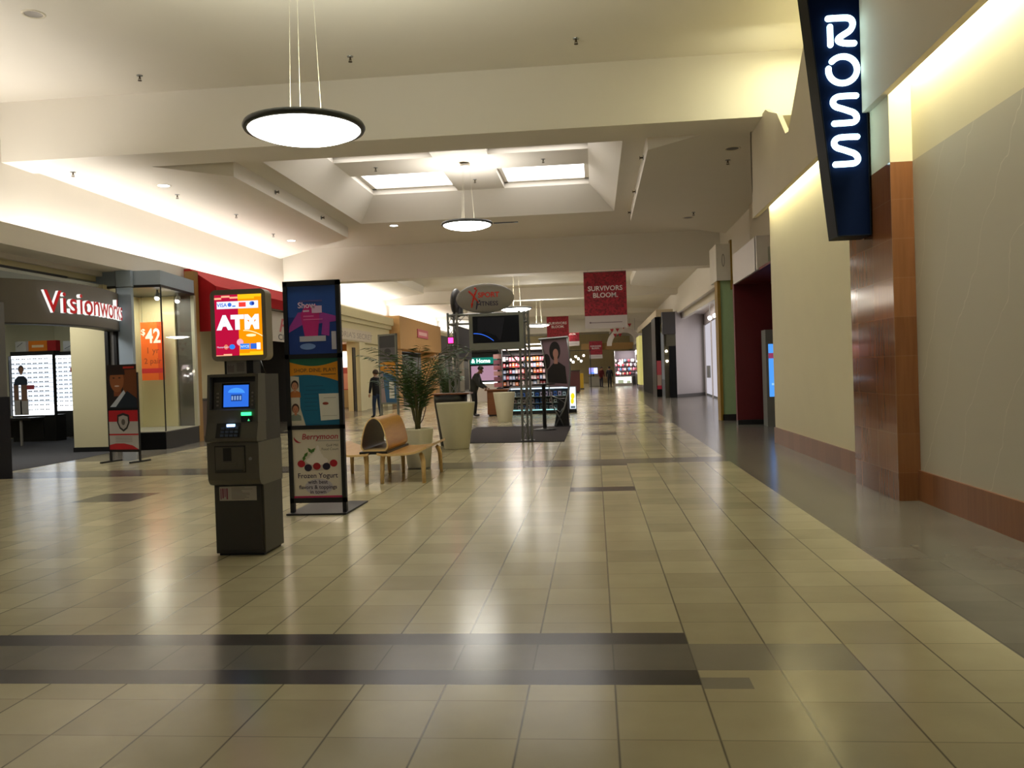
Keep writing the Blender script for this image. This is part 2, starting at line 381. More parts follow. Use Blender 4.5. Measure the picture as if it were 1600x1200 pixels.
# ---- ceilings
struct('ceiling', one(M_CEIL).box(-14, 4.2, -6, 15.7, 7.05, 7.2), 'high flat plaster ceiling of the near bay', 'ceiling')
struct('ceiling_beam', one(M_CEIL).box(-14, 4.2, 15.7, 16.65, 5.9, 7.2), 'deep plaster beam across the near bay', 'beam')
def coffer():
    z0, z1 = 6.3, 7.0
    X0, X1, Y0, Y1 = -7.1, .73, 18.3, 26.3; x0, x1, y0, y1 = -6.47, 0., 19.1, 25.5
    mb = one(M_CEIL); A, B, C, D = -13, 4.5, 16.0, 31.
    def q(a, b, c, d, z): mb.poly([(a, c, z), (b, c, z), (b, d, z), (a, d, z)])
    q(A, X0, C, D, z0); q(X1, B, C, D, z0); q(X0, X1, C, Y0, z0); q(X0, X1, Y1, D, z0)
    o = [(X0, Y0), (X1, Y0), (X1, Y1), (X0, Y1)]; i = [(x0, y0), (x1, y0), (x1, y1), (x0, y1)]
    for k in range(4):
        j = (k + 1) % 4; mb.poly([(*o[k], z0), (*o[j], z0), (*i[j], z1), (*i[k], z1)])
    rx, ry = (-3.9, -2.5), (21.5, 23.05)
    q(rx[0], rx[1], y0, y1, z1); q(x0, rx[0], ry[0], ry[1], z1); q(rx[1], x1, ry[0], ry[1], z1)
    struct('ceiling_coffer', mb, 'sloped coffer with four skylight wells in lower ceiling', 'coffer')
    n = 0
    for a, b in ((x0, rx[0]), (rx[1], x1)):
        for c, d in ((y0, ry[0]), (ry[1], y1)):
            w = one(M_CEIL); zt = 7.25
            for p, r in (((a, c), (b, c)), ((b, c), (b, d)), ((b, d), (a, d)), ((a, d), (a, c))):
                w.poly([(*p, z1), (*r, z1), (*r, zt), (*p, zt)])
            t = .12; w.box(a, b, c, c + t, 7.15, 7.19); w.box(a, b, d - t, d, 7.15, 7.19); w.box(a, a + t, c, d, 7.15, 7.19); w.box(b - t, b, c, d, 7.15, 7.19)
            w.m(W_SKY).poly([(a, c, 7.22), (b, c, 7.22), (b, d, 7.22), (a, d, 7.22)])
            n += 1
            struct('window_%d' % n, w, ('left ' if a < -5 else 'right ') + ('near' if c < 20 else 'far') + ' skylight well glowing white in the coffer', 'skylight')
coffer()
def side_panel(pts, label):
    struct('ceiling_panel', one(M_CEIL).prism(pts, 'z', 5.95, 6.3), label, 'ceiling panel')
side_panel([(-11.4, 16.3), (-9.4, 16.3), (-7.65, 18.05), (-7.65, 26.75), (-11.4, 30.65)], 'lowered ceiling panel along the left shops, washed white by cove light')
side_panel([(4.5, 16.3), (2.71, 16.3), (1.21, 17.8), (1.21, 26.2), (4.5, 29.5)], 'dim lowered ceiling panel along the right wall')
struct('ceiling_beam', one(M_CEIL).box(-13, 4.5, 30.8, 31.6, 5.06, 6.5), 'plaster beam behind the coffered bay', 'beam')
# further bays
for k, (ya_, yb_) in enumerate(((31.6, 46.5), (47.3, 61.7), (62.5, 77.0), (77.8, 110))):
    mb = one(M_CEIL); nm = ['first', 'second', 'third', 'fourth'][k]
    mb.box(-13, 4.6, ya_, yb_ + .1, 6.1, 6.25)
    mb.prism([(-11.4, ya_), (-8.6, ya_ + 3), (-8.6, yb_ - 3), (-11.4, yb_)], 'z', 5.72, 6.1)
    mb.prism([(4.6, ya_), (1.9, ya_ + 3), (1.9, yb_ - 3), (4.6, yb_)], 'z', 5.72, 6.1)
    struct('ceiling_bay', mb, nm + ' plaster ceiling bay beyond the coffered bay', 'ceiling')
    if k < 3: struct('ceiling_beam', one(M_CEIL).box(-13, 4.6, yb_, yb_ + .8, [5.45, 5.5, 4.95][k], 6.2), nm + ' plaster beam in the far part of the hall', 'beam')
struct('ceiling_beam', one(mat('orange tan beam', 'b08a50', .6)).box(-1.5, 4.5, 100, 100.6, 3.85, 4.62), 'orange tan beam near the far end', 'beam')
struct('wall_end', one(mat('end wall paint', 'c4b488', .7)).box(-13, 8, 110, 110.2, 0, 6.2), 'yellowish wall closing the far end', 'wall')

# ---- left wall and cove ledge
struct('wall_left', one(M_CEIL).box(-11.5, -11.3, -6, 110, 4.05, 7.05), 'plaster wall above the left cove ledge', 'wall')
struct('ledge_left', one(M_CEIL).prism([(-10.6, 4.15), (-10.6, 4.55), (-10.68, 4.55), (-10.68, 4.25), (-11.3, 4.25), (-11.3, 4.15)], 'y', -6, 31.0),
       'plaster cove ledge above the eyewear shop', 'ledge')
struct('ledge_left_far', one(M_STORE).prism([(-10.62, 4.2), (-10.62, 4.55), (-10.7, 4.55), (-10.7, 4.28), (-11.3, 4.28), (-11.3, 4.2)], 'y', 45.5, 110), 'cove ledge above the far left shops', 'ledge')
for y0, y1, p in ((5, 15.5, 15), (15.9, 30.7, 13), (31.7, 46.4, 12), (47.4, 61.6, 14), (62.6, 76.9, 14), (78, 109, 14)):
    area('left_cove_lamp', (-11.0, (y0 + y1) / 2, 4.32 if y0 < 31 else 4.85), (.25, y1 - y0), p * (y1 - y0), (1, .96, .91), (PI, 0, 0))
# right far wall above shop fronts
struct('wall_right_far', one(M_CEIL).box(4.5, 4.7, 16.9, 110, 4.0, 6.3), 'plaster wall above the far right shops', 'wall')

# ---- fixtures on the ceilings
def pendant(x, y, z, label, power=20.):
    t = thing('pendant_lamp', label, 'lamp', (x, y, z), 0, 'round bowl pendant lamps')
    one(glow('lamp diffuser %.0f' % power, (1., .97, .88), power)).lathe([(.625, -.01), (.6, -.045), (.5, -.085), (.35, -.118), (.18, -.135), (0.001, -.14)], n=40).build('diffuser', t)
    one(mat('pendant rim', '3a3b38', .4, .3)).lathe([(.62, -.03), (.66, -.03), (.675, 0), (.66, .035), (.6, .05), (.62, 0), (.62, -.03)], n=40).build('rim', t)
    zt = 7.05 if y < 15 else (6.98 if y < 30 else 6.1)
    for a in (0, 2.1, 4.2):
        one(mat('pale wire', 'b4ae96', .6)).cyl((.2 * math.cos(a), .2 * math.sin(a), .06), (.11 * math.cos(a), .11 * math.sin(a), zt - z), .002, n=6).build('cable', t)
    one(mat('pendant top', 'b9b4a4', .5)).lathe([(.6, .04), (.3, .07), (.001, .08)], n=32).build('top_cover', t)
    one(M_CEIL).cyl((0, 0, zt - z - .06), (0, 0, zt - z), .13, n=20).build('ceiling_rose', t)
    return t
pendant(-3.15, 9.42, 4.32, 'large white bowl pendant lamp hanging nearest the camera', 14)
pendant(-3.2, 22.3, 5.42, 'white bowl pendant lamp hanging under the coffer', 20)
pendant(-3.15, 35.24, 4.15, 'white bowl pendant lamp beside the oval kiosk sign', 24)
pendant(-3.15, 49.3, 4.22, 'white bowl pendant lamp to the right of the grey television', 24)
pendant(-3.15, 77.7, 5.6, 'small far white bowl pendant lamp in front of red banner', 30)
one_bar = one(M_BLACK).box(-2.5, -1.86, 22.28, 22.33, 5.40, 5.425)
tag(one_bar.build('hanging_bar'), 'thin black bar beside the pendant lamp under the coffer', 'bar')
def downlight(x, y, z, on, label):
    t = thing('downlight', label, 'ceiling light', (x, y, z), 0, 'recessed downlights')
    one(mat('downlight trim', 'cfc6b2', .5)).lathe([(.17, 0), (.16, -.012), (.125, -.006), (.125, .0)], n=24).build('trim_ring', t)
    one(W_DOWN if on else mat('dark downlight can', '3b3018', .3, .5, var=.5, scale=30)).lathe([(.128, -.004), (.001, -.006)], n=24).build('lens', t)
downlight(-9.47, 18.49, 5.95, 1, 'lit recessed downlight in left ceiling panel nearer the beam')
downlight(-9.49, 26.69, 5.95, 1, 'lit recessed downlight at the far end of left ceiling panel')
downlight(-6.2, 26.9, 6.3, 1, 'small lit downlight behind the coffer, left of pendant')
downlight(-8.11, 12.1, 7.05, 0, 'unlit brassy recessed downlight in near ceiling, top left')
downlight(2.95, 18.06, 5.95, 0, 'unlit recessed downlight in dim right panel nearest the beam')
downlight(2.9, 26.06, 5.95, 0, 'unlit recessed downlight at the far end of dim right panel')
downlight(-3.21, 22.19, 7.0, 0, 'small grey downlight in the middle of the coffer')
def sprinkler(x, y, z, label, side=0):
    t = thing('sprinkler', label, 'sprinkler', (x, y, z), 0, 'ceiling sprinklers')
    one(M_STEEL).cyl((0, 0, 0), (0, 0, -.012), .055, .05, n=14).build('escutcheon', t)
    b = one(mat('sprinkler brass', '4a3a26', .4, .6)).cyl((0, 0, -.01), (0, 0, -.06), .014, n=8)
    b.cyl((-.02, 0, -.05), (-.012, 0, -.09), .005, n=6); b.cyl((.02, 0, -.05), (.012, 0, -.09), .005, n=6)
    b.cyl((0, 0, -.09), (0, 0, -.097), .035, n=12).build('head', t)
for x, y, z, l in ((-7.95, 14.8, 7.05, 'sprinkler in near ceiling, left of the nearest pendant'), (-4.03, 14.6, 7.05, 'sprinkler in near ceiling, right of the nearest pendant'),
                   (-.14, 14.5, 7.05, 'sprinkler in near ceiling toward the hanging blade sign'), (-10.6, 16.9, 5.95, 'sprinkler in left panel closest to the near beam'),
                   (-9.63, 19.44, 5.95, 'sprinkler just behind the nearer lit downlight'), (-9.34, 22.1, 5.95, 'sprinkler midway along the left ceiling panel'),
                   (-9.55, 25.3, 5.95, 'sprinkler just before the far lit downlight'), (3.0, 19.04, 5.95, 'sprinkler beside the unlit downlight in dim right panel'),
                   (2.96, 25.2, 5.95, 'sprinkler near the far end of dim right panel'), (-3.2, 24.17, 7.0, 'sprinkler on the coffer rib between far skylights'),
                   (-5.55, 22.2, 7.0, 'sprinkler on coffer rib between the left skylights'), (-1.16, 22.3, 7.0, 'sprinkler on coffer rib between the right skylights')):
    sprinkler(x, y, z, l)
for x, y, z, l, d in ((-7.65, 20.5, 6.12, 'sidewall sprinkler on left panel edge, nearer one', 1), (-7.65, 24.05, 6.12, 'sidewall sprinkler on left panel edge, farther one', 1),
                   (1.21, 19.2, 6.14, 'sidewall sprinkler on right panel edge, nearest of three', -1), (1.21, 22.8, 6.14, 'sidewall sprinkler on right panel edge, middle of three', -1),
                   (1.21, 25.8, 6.14, 'sidewall sprinkler on right panel edge, farthest of three', -1)):
    t = thing('sidewall_sprinkler', l, 'sprinkler', (x, y, z), 0, 'sidewall sprinklers')
    one(M_STEEL).cyl((0, 0, 0), (d * .012, 0, 0), .055, n=14).build('escutcheon', t)
    one(mat('sprinkler brass', '4a3a26', .4, .6)).cyl((d * .01, 0, 0), (d * .08, 0, 0), .018, n=8).cyl((d * .08, 0, 0), (d * .088, 0, 0), .04, n=12).build('head', t)

# ================================================================== BLADE SIGN
def blade_sign():
    t = thing('blade_sign', 'tall tapered navy blade sign with glowing white letters reading ROSS, hung from right fascia', 'sign', (3.16, 10.12, 2.93))
    navy = mat('navy sign face', '081634', .7, var=.05, spec=.05)
    fr = [(-.365, 0), (0, 0), (-.01, 3.3), (-.69, 3.3)]
    b = one(navy).prism(fr, 'y', 0, .02)
    b.m(mat('dark sign side', '07090d', .5, spec=.06)).prism(fr, 'y', .02, .38); b.build('sign_box', t)
    b = one(mat('sign edge trim', '14171e', .5, spec=.1))
    for p, q in ((fr[0], fr[3]), (fr[1], fr[2]), (fr[0], fr[1])):
        b.cyl((p[0], -.004, p[1]), (q[0], -.004, q[1]), .008, n=6)
    b.build('edge_trim', t)
    for z in (2.2, 3.0): one(M_STEEL).box(-.3, .02, .15, .22, z, z + .06).build('bracket', t)
    g = glow('white cyan neon', (.6, .93, 1.), 4.)
    def P(x, z): return (x - 3.16, -.025, z - 2.93)
    def arc(cx, cz, rx, rz, a0, a1, n=18): return [P(cx + rx * math.cos(math.radians(a0 + (a1 - a0) * i / n)), cz + rz * math.sin(math.radians(a0 + (a1 - a0) * i / n))) for i in range(n + 1)]
    def stroke(mb, path, r=.034):
        mb.tube(path, r, n=10); mb.ball(path[0], r, seg=10); mb.ball(path[-1], r, seg=10)
    def bez(pts, n=26):
        out = []
        for k in range(0, len(pts) - 3, 3):
            a, b_, c, d = [Vector(P(*p)) for p in pts[k:k + 4]]
            for i in range(n + 1):
                s = i / n; out.append(a * (1 - s) ** 3 + b_ * 3 * s * (1 - s) ** 2 + c * 3 * s * s * (1 - s) + d * s ** 3)
        return out
    m = one(g); stroke(m, bez([(2.745, 5.385), (2.85, 5.385), (2.9, 5.385), (2.955, 5.38), (3.04, 5.365), (3.03, 5.26), (2.96, 5.22), (2.9, 5.185), (2.85, 5.165), (2.85, 5.14), (2.86, 5.1), (2.95, 5.09), (3.025, 5.09)]))
    stroke(m, [P(2.766, 5.29), P(2.766, 5.09)]); m.build('letter', t)
    m = one(g); stroke(m, arc(2.893, 4.80, .157, .15, 138, -188, 34)); m.build('letter', t)
    for dz in (0, -.462):
        m = one(g); z = 4.2 + dz
        stroke(m, bez([(3.03, z + .3), (2.95, z + .305), (2.9, z + .305), (2.84, z + .302), (2.76, z + .29), (2.75, z + .2), (2.84, z + .175), (2.9, z + .155), (2.93, z + .14), (2.97, z + .125), (3.05, z + .095), (3.05, z + .01), (2.98, z + .002), (2.9, z), (2.86, z), (2.785, z)])); m.build('letter', t)
blade_sign()

# ================================================================== ATM
def atm():
    t = thing('cash_machine', 'freestanding charcoal cash machine with lit red and orange ATM topper', 'cash machine', (-3.093, 7.15, 0))
    w = .222
    one(M_CHAR3).box(-.2, .2, .03, .43, 0, .02).build('plinth', t)
    c = one(M_CHAR).box(-w, w, .01, .45, .018, .62, .008); c.build('cabinet', t)
    door = one(M_CHAR).box(-.2, .2, -.004, .012, .05, .6, .004); d = door.build('door', t)
    st = one(ink('b9b3ac')).rect(-.168, .165, .478, .6, -.006)
    rnd = random.Random(3)
    for i in range(4): st.m(ink('8d4a63' if i % 2 else 'a06f80')).rect(-.16 + .018 * i, -.146 + .018 * i, .49 + .01 * (i % 3), .585, -.0065)
    for k in range(9): st.m(ink('77736e')).rect(-.06, rnd.uniform(.03, .15), .49 + k * .012, .494 + k * .012, -.0065)
    st.build('instruction_sticker', d)
    mid = one(M_CHAR2).prism([(.0, .612), (-.055, .628), (-.08, .665), (-.086, .72), (-.086, .985), (.45, .985), (.45, .612)], 'x', -w - .006, w + .006); mid.build('dispenser_housing', t)
    one(M_CHAR3).box(-.16, .112, -.089, -.08, .727, .958).build('dispenser_recess', t); q = one(M_CHAR2).box(-.152, .104, -.1, -.084, .735, .95, .006); q.build('dispenser_panel', t)
    one(M_CHAR3).box(-.078, -.008, -.104, -.095, .83, .94).build('receipt_slot', t)
    one(M_CHAR2).box(-.1, .03, -.108, -.098, .79, .815, .003).build('receipt_lip', t)
    one(M_CHAR).box(-.152, .1, -.115, -.084, .735, .755, .005).build('cash_tray', t)
    one(M_STEEL).cyl((.155, -.084, .845), (.155, -.094, .845), .014, n=14).build('lock', t)
    # keypad shelf and fascia
    sh = one(M_CHAR2).prism([(-.1, .99), (-.115, 1.0), (-.115, 1.022), (-.07, 1.16), (.1, 1.16), (.1, .99)], 'x', -w - .006, w + .006); sh.build('keypad_shelf', t)
    up = one(M_CHAR).prism([(.0, 1.16), (.04, 1.54), (.04, 1.565), (.45, 1.565), (.45, .985), (.1, .985), (.1, 1.16)], 'x', -w, w); up.build('head_shell', t)
    ch = one(M_CHAR2)
    for a, b in ((-w - .004, -.205), (.2, w + .004)): ch.prism([(-.075, 1.155), (-.03, 1.568), (.12, 1.568), (.12, 1.155)], 'x', a, b)
    ch.prism([(-.03, 1.545), (-.03, 1.57), (.12, 1.57), (.12, 1.545)], 'x', -.205, .2)
    ch.prism([(-.07, 1.15), (-.062, 1.262), (.03, 1.275), (.03, 1.15)], 'x', -.205, .2); ch.build('bezel', t)
    def S(x, z, d=0.): return (x, -.006 + (z - 1.25) * .12 - d, z)      # tilted screen plane
    s = one(M_CHAR3); s.poly([S(-.2, 1.262), S(.2, 1.262), S(.2, 1.54), S(-.2, 1.54)])
    s.m(M_CHAR2); s.poly([S(-.19, 1.268, .004), S(.19, 1.268, .004), S(.19, 1.5, .004), S(-.19, 1.5, .004)]); s.build('screen_surround', t)
    s = one(M_BLKGL); s.poly([S(-.118, 1.278, .006), S(.13, 1.278, .006), S(.13, 1.49, .006), S(-.118, 1.49, .006)])
    s.m(lit('2a62c8', 1.1)); s.poly([S(-.102, 1.286, .007), S(.122, 1.286, .007), S(.122, 1.474, .007), S(-.102, 1.474, .007)])
    s.m(lit('3f86ee', 1.2)); s.poly([S(-.06 + .0, 1.41, .008)] + [S(.01 + .075 * math.cos(PI * (1 - i / 10)), 1.405 + .045 * math.sin(PI * i / 10), .008) for i in range(11)][1:10] + [S(.09, 1.405, .008)])
    s.m(lit('1d3f86', .9)); s.poly([S(-.035, 1.335, .008), S(.062, 1.335, .008), S(.062, 1.392, .008), S(-.035, 1.392, .008)])
    s.m(lit('7f9bc4', 1.)); [s.poly([S(-.03 + k * .024, 1.345, .009), S(-.016 + k * .024, 1.345, .009), S(-.016 + k * .024, 1.38, .009), S(-.03 + k * .024, 1.38, .009)]) for k in range(4)]
    s.build('screen', t)
    for x in (-.155, .158):
        for k in range(4):
            b = one(mat('pale key', '9a938c', .4)); z = 1.302 + k * .034
            p = S(x, z, .006); b.box(x - .008, x + .008, p[1] - .006, p[1] + .004, z - .007, z + .007); b.build('side_key', t)
    one(M_CHAR3).box(.08, .178, -.079, -.06, 1.158, 1.208).build('card_slot', t)
    one(lit('35e07a', 2.6)).box(.084, .168, -.081, -.06, 1.212, 1.24).build('card_reader_light', t)
    one(lit('3fae6c', 1.4)).prism([(.138, 1.165), (.158, 1.165), (.148, 1.186)], 'y', -.081, -.078).build('card_arrow_light', t)
    one(M_CHAR3).prism([(-.118, 1.03), (-.118, 1.035), (-.076, 1.15), (-.06, 1.15), (-.06, 1.03)], 'x', -.135, .077).build('keypad_recess', t)
    one(lit('9ec8ff', 3.2)).box(-.04, .028, -.099, -.08, 1.12, 1.142).build('keypad_light', t)
    k = one(mat('keypad keys', '56657e', .35, .3))
    for i in range(4):
        for j in range(3): k.box(-.09 + i * .04, -.06 + i * .04, -.124 + j * .012, -.112 + j * .012, 1.038 + j * .03, 1.058 + j * .03)
    k.build('keypad', t)
    e = one(mat('dark emblem', '191816', .35)); 
    e.faces([(w + .001, .12 + .022 * math.cos(2 * PI * i / 24), 1.164 + .05 * math.sin(2 * PI * i / 24)) for i in range(24)], [tuple(range(24))])
    e.m(M_CHAR); e.faces([(w + .002, .12 + .012 * math.cos(2 * PI * i / 24), 1.164 + .034 * math.sin(2 * PI * i / 24)) for i in range(24)], [tuple(range(24))]); e.build('emblem', t)
    # topper
    n = one(M_CHAR3).box(-.14, .12, .13, .3, 1.565, 1.69); n.build('topper_neck', t)
    p = one(ink('a8a49b')).rect(-.12, .06, 1.57, 1.685, .128)
    for i in range(5): p.m(ink('7d6a6c')).rect(-.11 + .012 * i, -.104 + .012 * i, 1.585, 1.65 - .008 * (i % 2), .1275)
    p.m(ink('8a877f')).rect(-.03, .04, 1.59, 1.67, .1275); p.build('paper_notice', t)
    one(M_BLACK).tube([(.14, .25, 1.69), (.17, .22, 1.62), (.2, .2, 1.57)], .006).build('cable', t)
    x0, x1, z0, z1, yf, r = -.228, .27, 1.685, 2.305, .08, .05
    out = []
    for cx, cz, a in ((x1 - r, z1 - r, 0), (x0 + r, z1 - r, 90), (x0 + r, z0 + r, 180), (x1 - r, z0 + r, 270)):
        out += [(cx + r * math.cos(math.radians(a + 15 * i)), cz + r * math.sin(math.radians(a + 15 * i))) for i in range(7)]
    one(mat('taupe sign frame', '8a8274', .45)).prism(out, 'y', yf, yf + .14).build('topper_frame', t)
    a, b, c_, d_ = x0 + .04, x1 - .035, z0 + .045, z1 - .045; W, H = b - a, d_ - c_; y = yf - .002
    mid_ = a + W * .5
    s = one(lit('c81440', .75)).rect(a, mid_, c_, d_, y); s.m(lit('ff9a08', .85)).rect(mid_, b, c_, d_, y)
    s.m(lit('ffb08a', 1.)); 
    for u0, u1, v0, v1 in ((0, .15, .925, .955), (.15, .33, .955, .985), (.33, .5, .935, .965), (.16, .34, .0, .03), (.0, .16, -.0, .012)): s.rect(a + W * u0, a + W * u1, c_ + H * v0, c_ + H * v1, y - .001)
    s.m(lit('ffc61c', .9)); 
    for u0, u1, v0, v1 in ((.5, 1, .955, 1.), (.5, .85, .925, .955), (.5, 1, .0, .035), (.72, 1, .035, .06)): s.rect(a + W * u0, a + W * u1, c_ + H * v0, c_ + H * v1, y - .001)
    s.m(lit('e8eeff', .95)).rect(a + W * .05, a + W * .93, c_ + H * .77, c_ + H * .89, y - .001)
    B = lit('3d6fd0', 1.)
    s.m(B).text('VISA', .045, a + W * .16, y - .002, c_ + H * .805, bold=.001)
    s.disc(a + W * .325, c_ + H * .835, .018, .018, y - .002); s.rect(a + W * .38, a + W * .45, c_ + H * .8, c_ + H * .82, y - .002)
    s.m(lit('ef3a32', 1.1)).rect(a + W * .52, a + W * .67, c_ + H * .795, c_ + H * .87, y - .002)
    s.m(B).disc(a + W * .8, c_ + H * .845, .022, .018, y - .002); s.m(lit('203c9c', .9)).disc(a + W * .825, c_ + H * .845, .012, .016, y - .003)
    s.m(lit('e6efff', 1.05))
    for ch_, u in (('A', .205), ('T', .48), ('M', .785)): s.text(ch_, .155, a + W * u, y - .004, c_ + H * .445, bold=.0125, sx=1.05)
    s.m(lit('ffd9a8', 1.2)); 
    sw = [(a + W * (.6 + .4 * i / 10), c_ + H * (.40 - .1 * (i / 10) ** 2)) for i in range(11)]
    for p, q in zip(sw, sw[1:]): s.flat([(p[0], p[1]), (q[0], q[1]), (q[0], q[1] + .008), (p[0], p[1] + .008)], y - .002)
    s.disc(a + W * .76, c_ + H * .325, .045, .012, y - .002)
    s.m(lit('e8a4b0', 1.)).disc(a + W * .52, c_ + H * .215, .03, .03, y - .0015)
    s.m(lit('d9785a', 1.)).disc(a + W * .22, c_ + H * .145, .018, .022, y - .002); s.m(lit('d0d4ea', 1.)).text('MasterCard', .022, a + W * .15, y - .003, c_ + H * .13)
    s.m(lit('2f7ee0', 1.)).disc(a + W * .35, c_ + H * .145, .026, .022, y - .002); s.rect(a + W * .52, a + W * .72, c_ + H * .1, c_ + H * .19, y - .002)
    s.m(lit('2f66d0', 1.)).rect(a + W * .74, a + W * .87, c_ + H * .1, c_ + H * .19, y - .002); s.m(lit('e4e8ff', 1.2)).rect(a + W * .87, a + W * .95, c_ + H * .09, c_ + H * .2, y - .002)
    s.m(lit('dbe6ff', 1.2)).text('NYCE', .03, a + W * .62, y - .003, c_ + H * .125)
    s.build('topper_sign', t)
atm()

# ================================================================== DIRECTORY STAND
def face(mb, x, z, s, y, skin='c08a68', hair='241a18', cloth=None):
    """a small printed head-and-shoulders picture"""
    if cloth: mb.m(ink(cloth)).flat([(x - s * 1.3, z - s * 2.6), (x + s * 1.3, z - s * 2.6), (x + s * 1.2, z - s * 1.5), (x + s * .4, z - s * 1.1), (x - s * .4, z - s * 1.1), (x - s * 1.2, z - s * 1.5)], y)
    mb.m(ink(hair)).disc(x, z + s * .15, s * .86, s * 1.1, y - .0006)
    mb.m(ink(skin)).rect(x - s * .28, x + s * .28, z - s * 1.4, z - s * .6, y - .0008).disc(x, z - s * .1, s * .66, s * .9, y - .0012)
    mb.m(ink('3a2420')).disc(x - s * .25, z, s * .1, s * .06, y - .0018, 8).disc(x + s * .25, z, s * .1, s * .06, y - .0018, 8)
    mb.m(ink('8c4640')).disc(x, z - s * .5, s * .2, s * .06, y - .0018, 8)
def directory():
    t = thing('poster_stand', 'tall black three-panel poster stand between the cash machine and the wooden bench', 'poster stand', (-3.115, 9.35, 0))
    w = .322
    f_ = one(M_BLACK)
    for x in (-w, w - .045): f_.box(x, x + .045, -.03, .03, .02, 2.6)
    for z0, z1 in ((2.545, 2.6), (1.735, 1.785), (.945, .99), (.125, .18)): f_.box(-w, w, -.03, .03, z0, z1)
    f_.box(-.28, .28, -.0, .02, .18, 2.55); f_.build('frame', t)
    one(M_BLACK).box(-.34, .34, -.12, .8, 0, .02, .004).build('base_plate', t)
    x0, x1 = -.276, .276; y = -.012
    # top: blue poster with pink figures
    p = one(ink('1c3a86', .25)).rect(x0, x1, 1.785, 2.545, y)
    p.m(ink('2a4f9e', .25)).rect(x0, x1, 2.2, 2.545, y - .001)
    p.m(ink('c22a7c', .25)).flat([(-.09, 1.98), (.06, 1.98), (.09, 2.25), (.05, 2.33), (-.08, 2.33), (-.13, 2.22)], y - .002)
    p.m(ink('9c3a98', .25)).flat([(-.27, 2.03), (-.1, 2.12), (-.08, 2.26), (-.16, 2.25), (-.26, 2.1)], y - .0015).flat([(.06, 2.12), (.27, 2.14), (.27, 2.2), (.1, 2.25)], y - .0015)
    p.flat([(.1, 2.0), (.19, 1.98), (.2, 2.14), (.12, 2.15)], y - .0012)
    p.m(ink('4a4a8c')).rect(-.14, .12, 2.365, 2.385, y - .003)
    p.m(ink('e6c8e4')).text('Show', .09, -.06, y - .004, 2.3, bold=.002)
    p.m(ink('d9b4d6')).rect(.0, .115, 2.24, 2.32, y - .004); p.rect(-.1, -.03, 2.255, 2.275, y - .004)
    p.m(ink('e070b4')).rect(-.1, .02, 2.2, 2.213, y - .004).rect(-.1, .12, 2.165, 2.173, y - .004)
    p.m(ink('b8b8c8')).rect(-.15, .15, 1.925, 1.985, y - .003).rect(.215, .268, 1.83, 2.03, y - .003)
    p.m(ink('6f8fd0')).disc(-.06, 1.87, .09, .035, y - .0012)
    p.build('blue_poster', t)['label'] = 'glossy blue poster with pink figures'
    # middle: orange and teal poster
    z0, z1 = .99, 1.735
    p = one(ink('14668e', .3)).rect(x0, x1, z0, z1, y)
    p.m(ink('1e6a58')).rect(x0, x1, z1 - .1, z1, y - .0008)
    top = [(x0 + (x1 - x0) * i / 16, z1 - .035 - .05 * math.sin(PI * i / 16)) for i in range(17)]
    bot = [(x0 + (x1 - x0) * i / 16, z1 - .19 - .07 * (i / 16) ** 2 + .02 * math.sin(PI * i / 16)) for i in range(17)]
    p.m(ink('e0951a')); 
    for i in range(16): p.flat([bot[i], bot[i + 1], top[i + 1], top[i]], y - .0014)
    p.m(ink('5d4a22')).text('SHOP. DINE. PLAY!', .058, 0.01, y - .0024, z1 - .15, bold=.0008)
    p.rect(.08, .25, z1 - .185, z1 - .175, y - .0024)
    p.m(ink('c9c4b8')).flat([(x0, z0), (x0 + .16, z0), (x0 + .105, z0 + .2), (x0 + .1, z1 - .2), (x0, z1 - .19)], y - .0012)
    face(p, x0 + .05, z1 - .3, .05, y - .0024, 'c08a6c', '2c1c1a', 'b8703c'); face(p, x0 + .05, z1 - .56, .05, y - .0024, 'b87c60', '3a221c', '7e8a82')
    p.m(ink('dcdcd8')).flat([(.06, z0 + .05), (.272, z0 + .06), (.272, z0 + .35), (.045, z0 + .35)], y - .002)
    p.m(ink('8a3a30')).disc(.12, z0 + .24, .035, .016, y - .003)
    p.m(ink('a9a9a6')).rect(.08, .25, z0 + .1, z0 + .105, y - .003).rect(.1, .24, z0 + .3, z0 + .306, y - .003)
    p.m(ink('0f4c70'))
    for k in range(7): p.rect(-.1, .1 + .02 * (k % 3), z1 - .31 - .045 * k, z1 - .304 - .045 * k, y - .002) if k < 2 else p.rect(-.12, .03, z1 - .31 - .045 * k, z1 - .304 - .045 * k, y - .002)
    p.build('orange_and_teal_poster', t)['label'] = 'orange and teal printed poster'
    # bottom: frozen yogurt poster
    z0, z1 = .18, .945; H = z1 - z0; W = x1 - x0
    def Q(u, v): return (x0 + W * u, z1 - H * v)
    p = one(ink('dad2c8', .3)).rect(x0, x1, z0, z1, y)
    p.m(ink('c4326a')).rect(x0, x1, z0, z0 + .022, y - .001)
    p.m(ink('b4384c'))
    q = Q(.57, .145); p.text('Berrymoon', .09, q[0], y - .002, q[1], bold=.0012, shear=.18)
    c = Q(.135, .12)
    for i in range(12):
        a0, a1 = math.radians(165 + 11 * i), math.radians(176 + 11 * i); w0, w1 = .022 * math.sin(PI * i / 12), .022 * math.sin(PI * (i + 1) / 12)
        rr = .058
        p.flat([(c[0] + (rr - w0) * math.cos(a0), c[1] + (rr - w0) * math.sin(a0)), (c[0] + rr * math.cos(a0), c[1] + rr * math.sin(a0)), (c[0] + rr * math.cos(a1), c[1] + rr * math.sin(a1)), (c[0] + (rr - w1) * math.cos(a1), c[1] + (rr - w1) * math.sin(a1))], y - .002)
    p.m(ink('8d8d92')); q = Q(.7, .175); p.rect(q[0] - .1, q[0] + .15, q[1], q[1] + .006, y - .002)
    p.m(ink('5a5a55'))
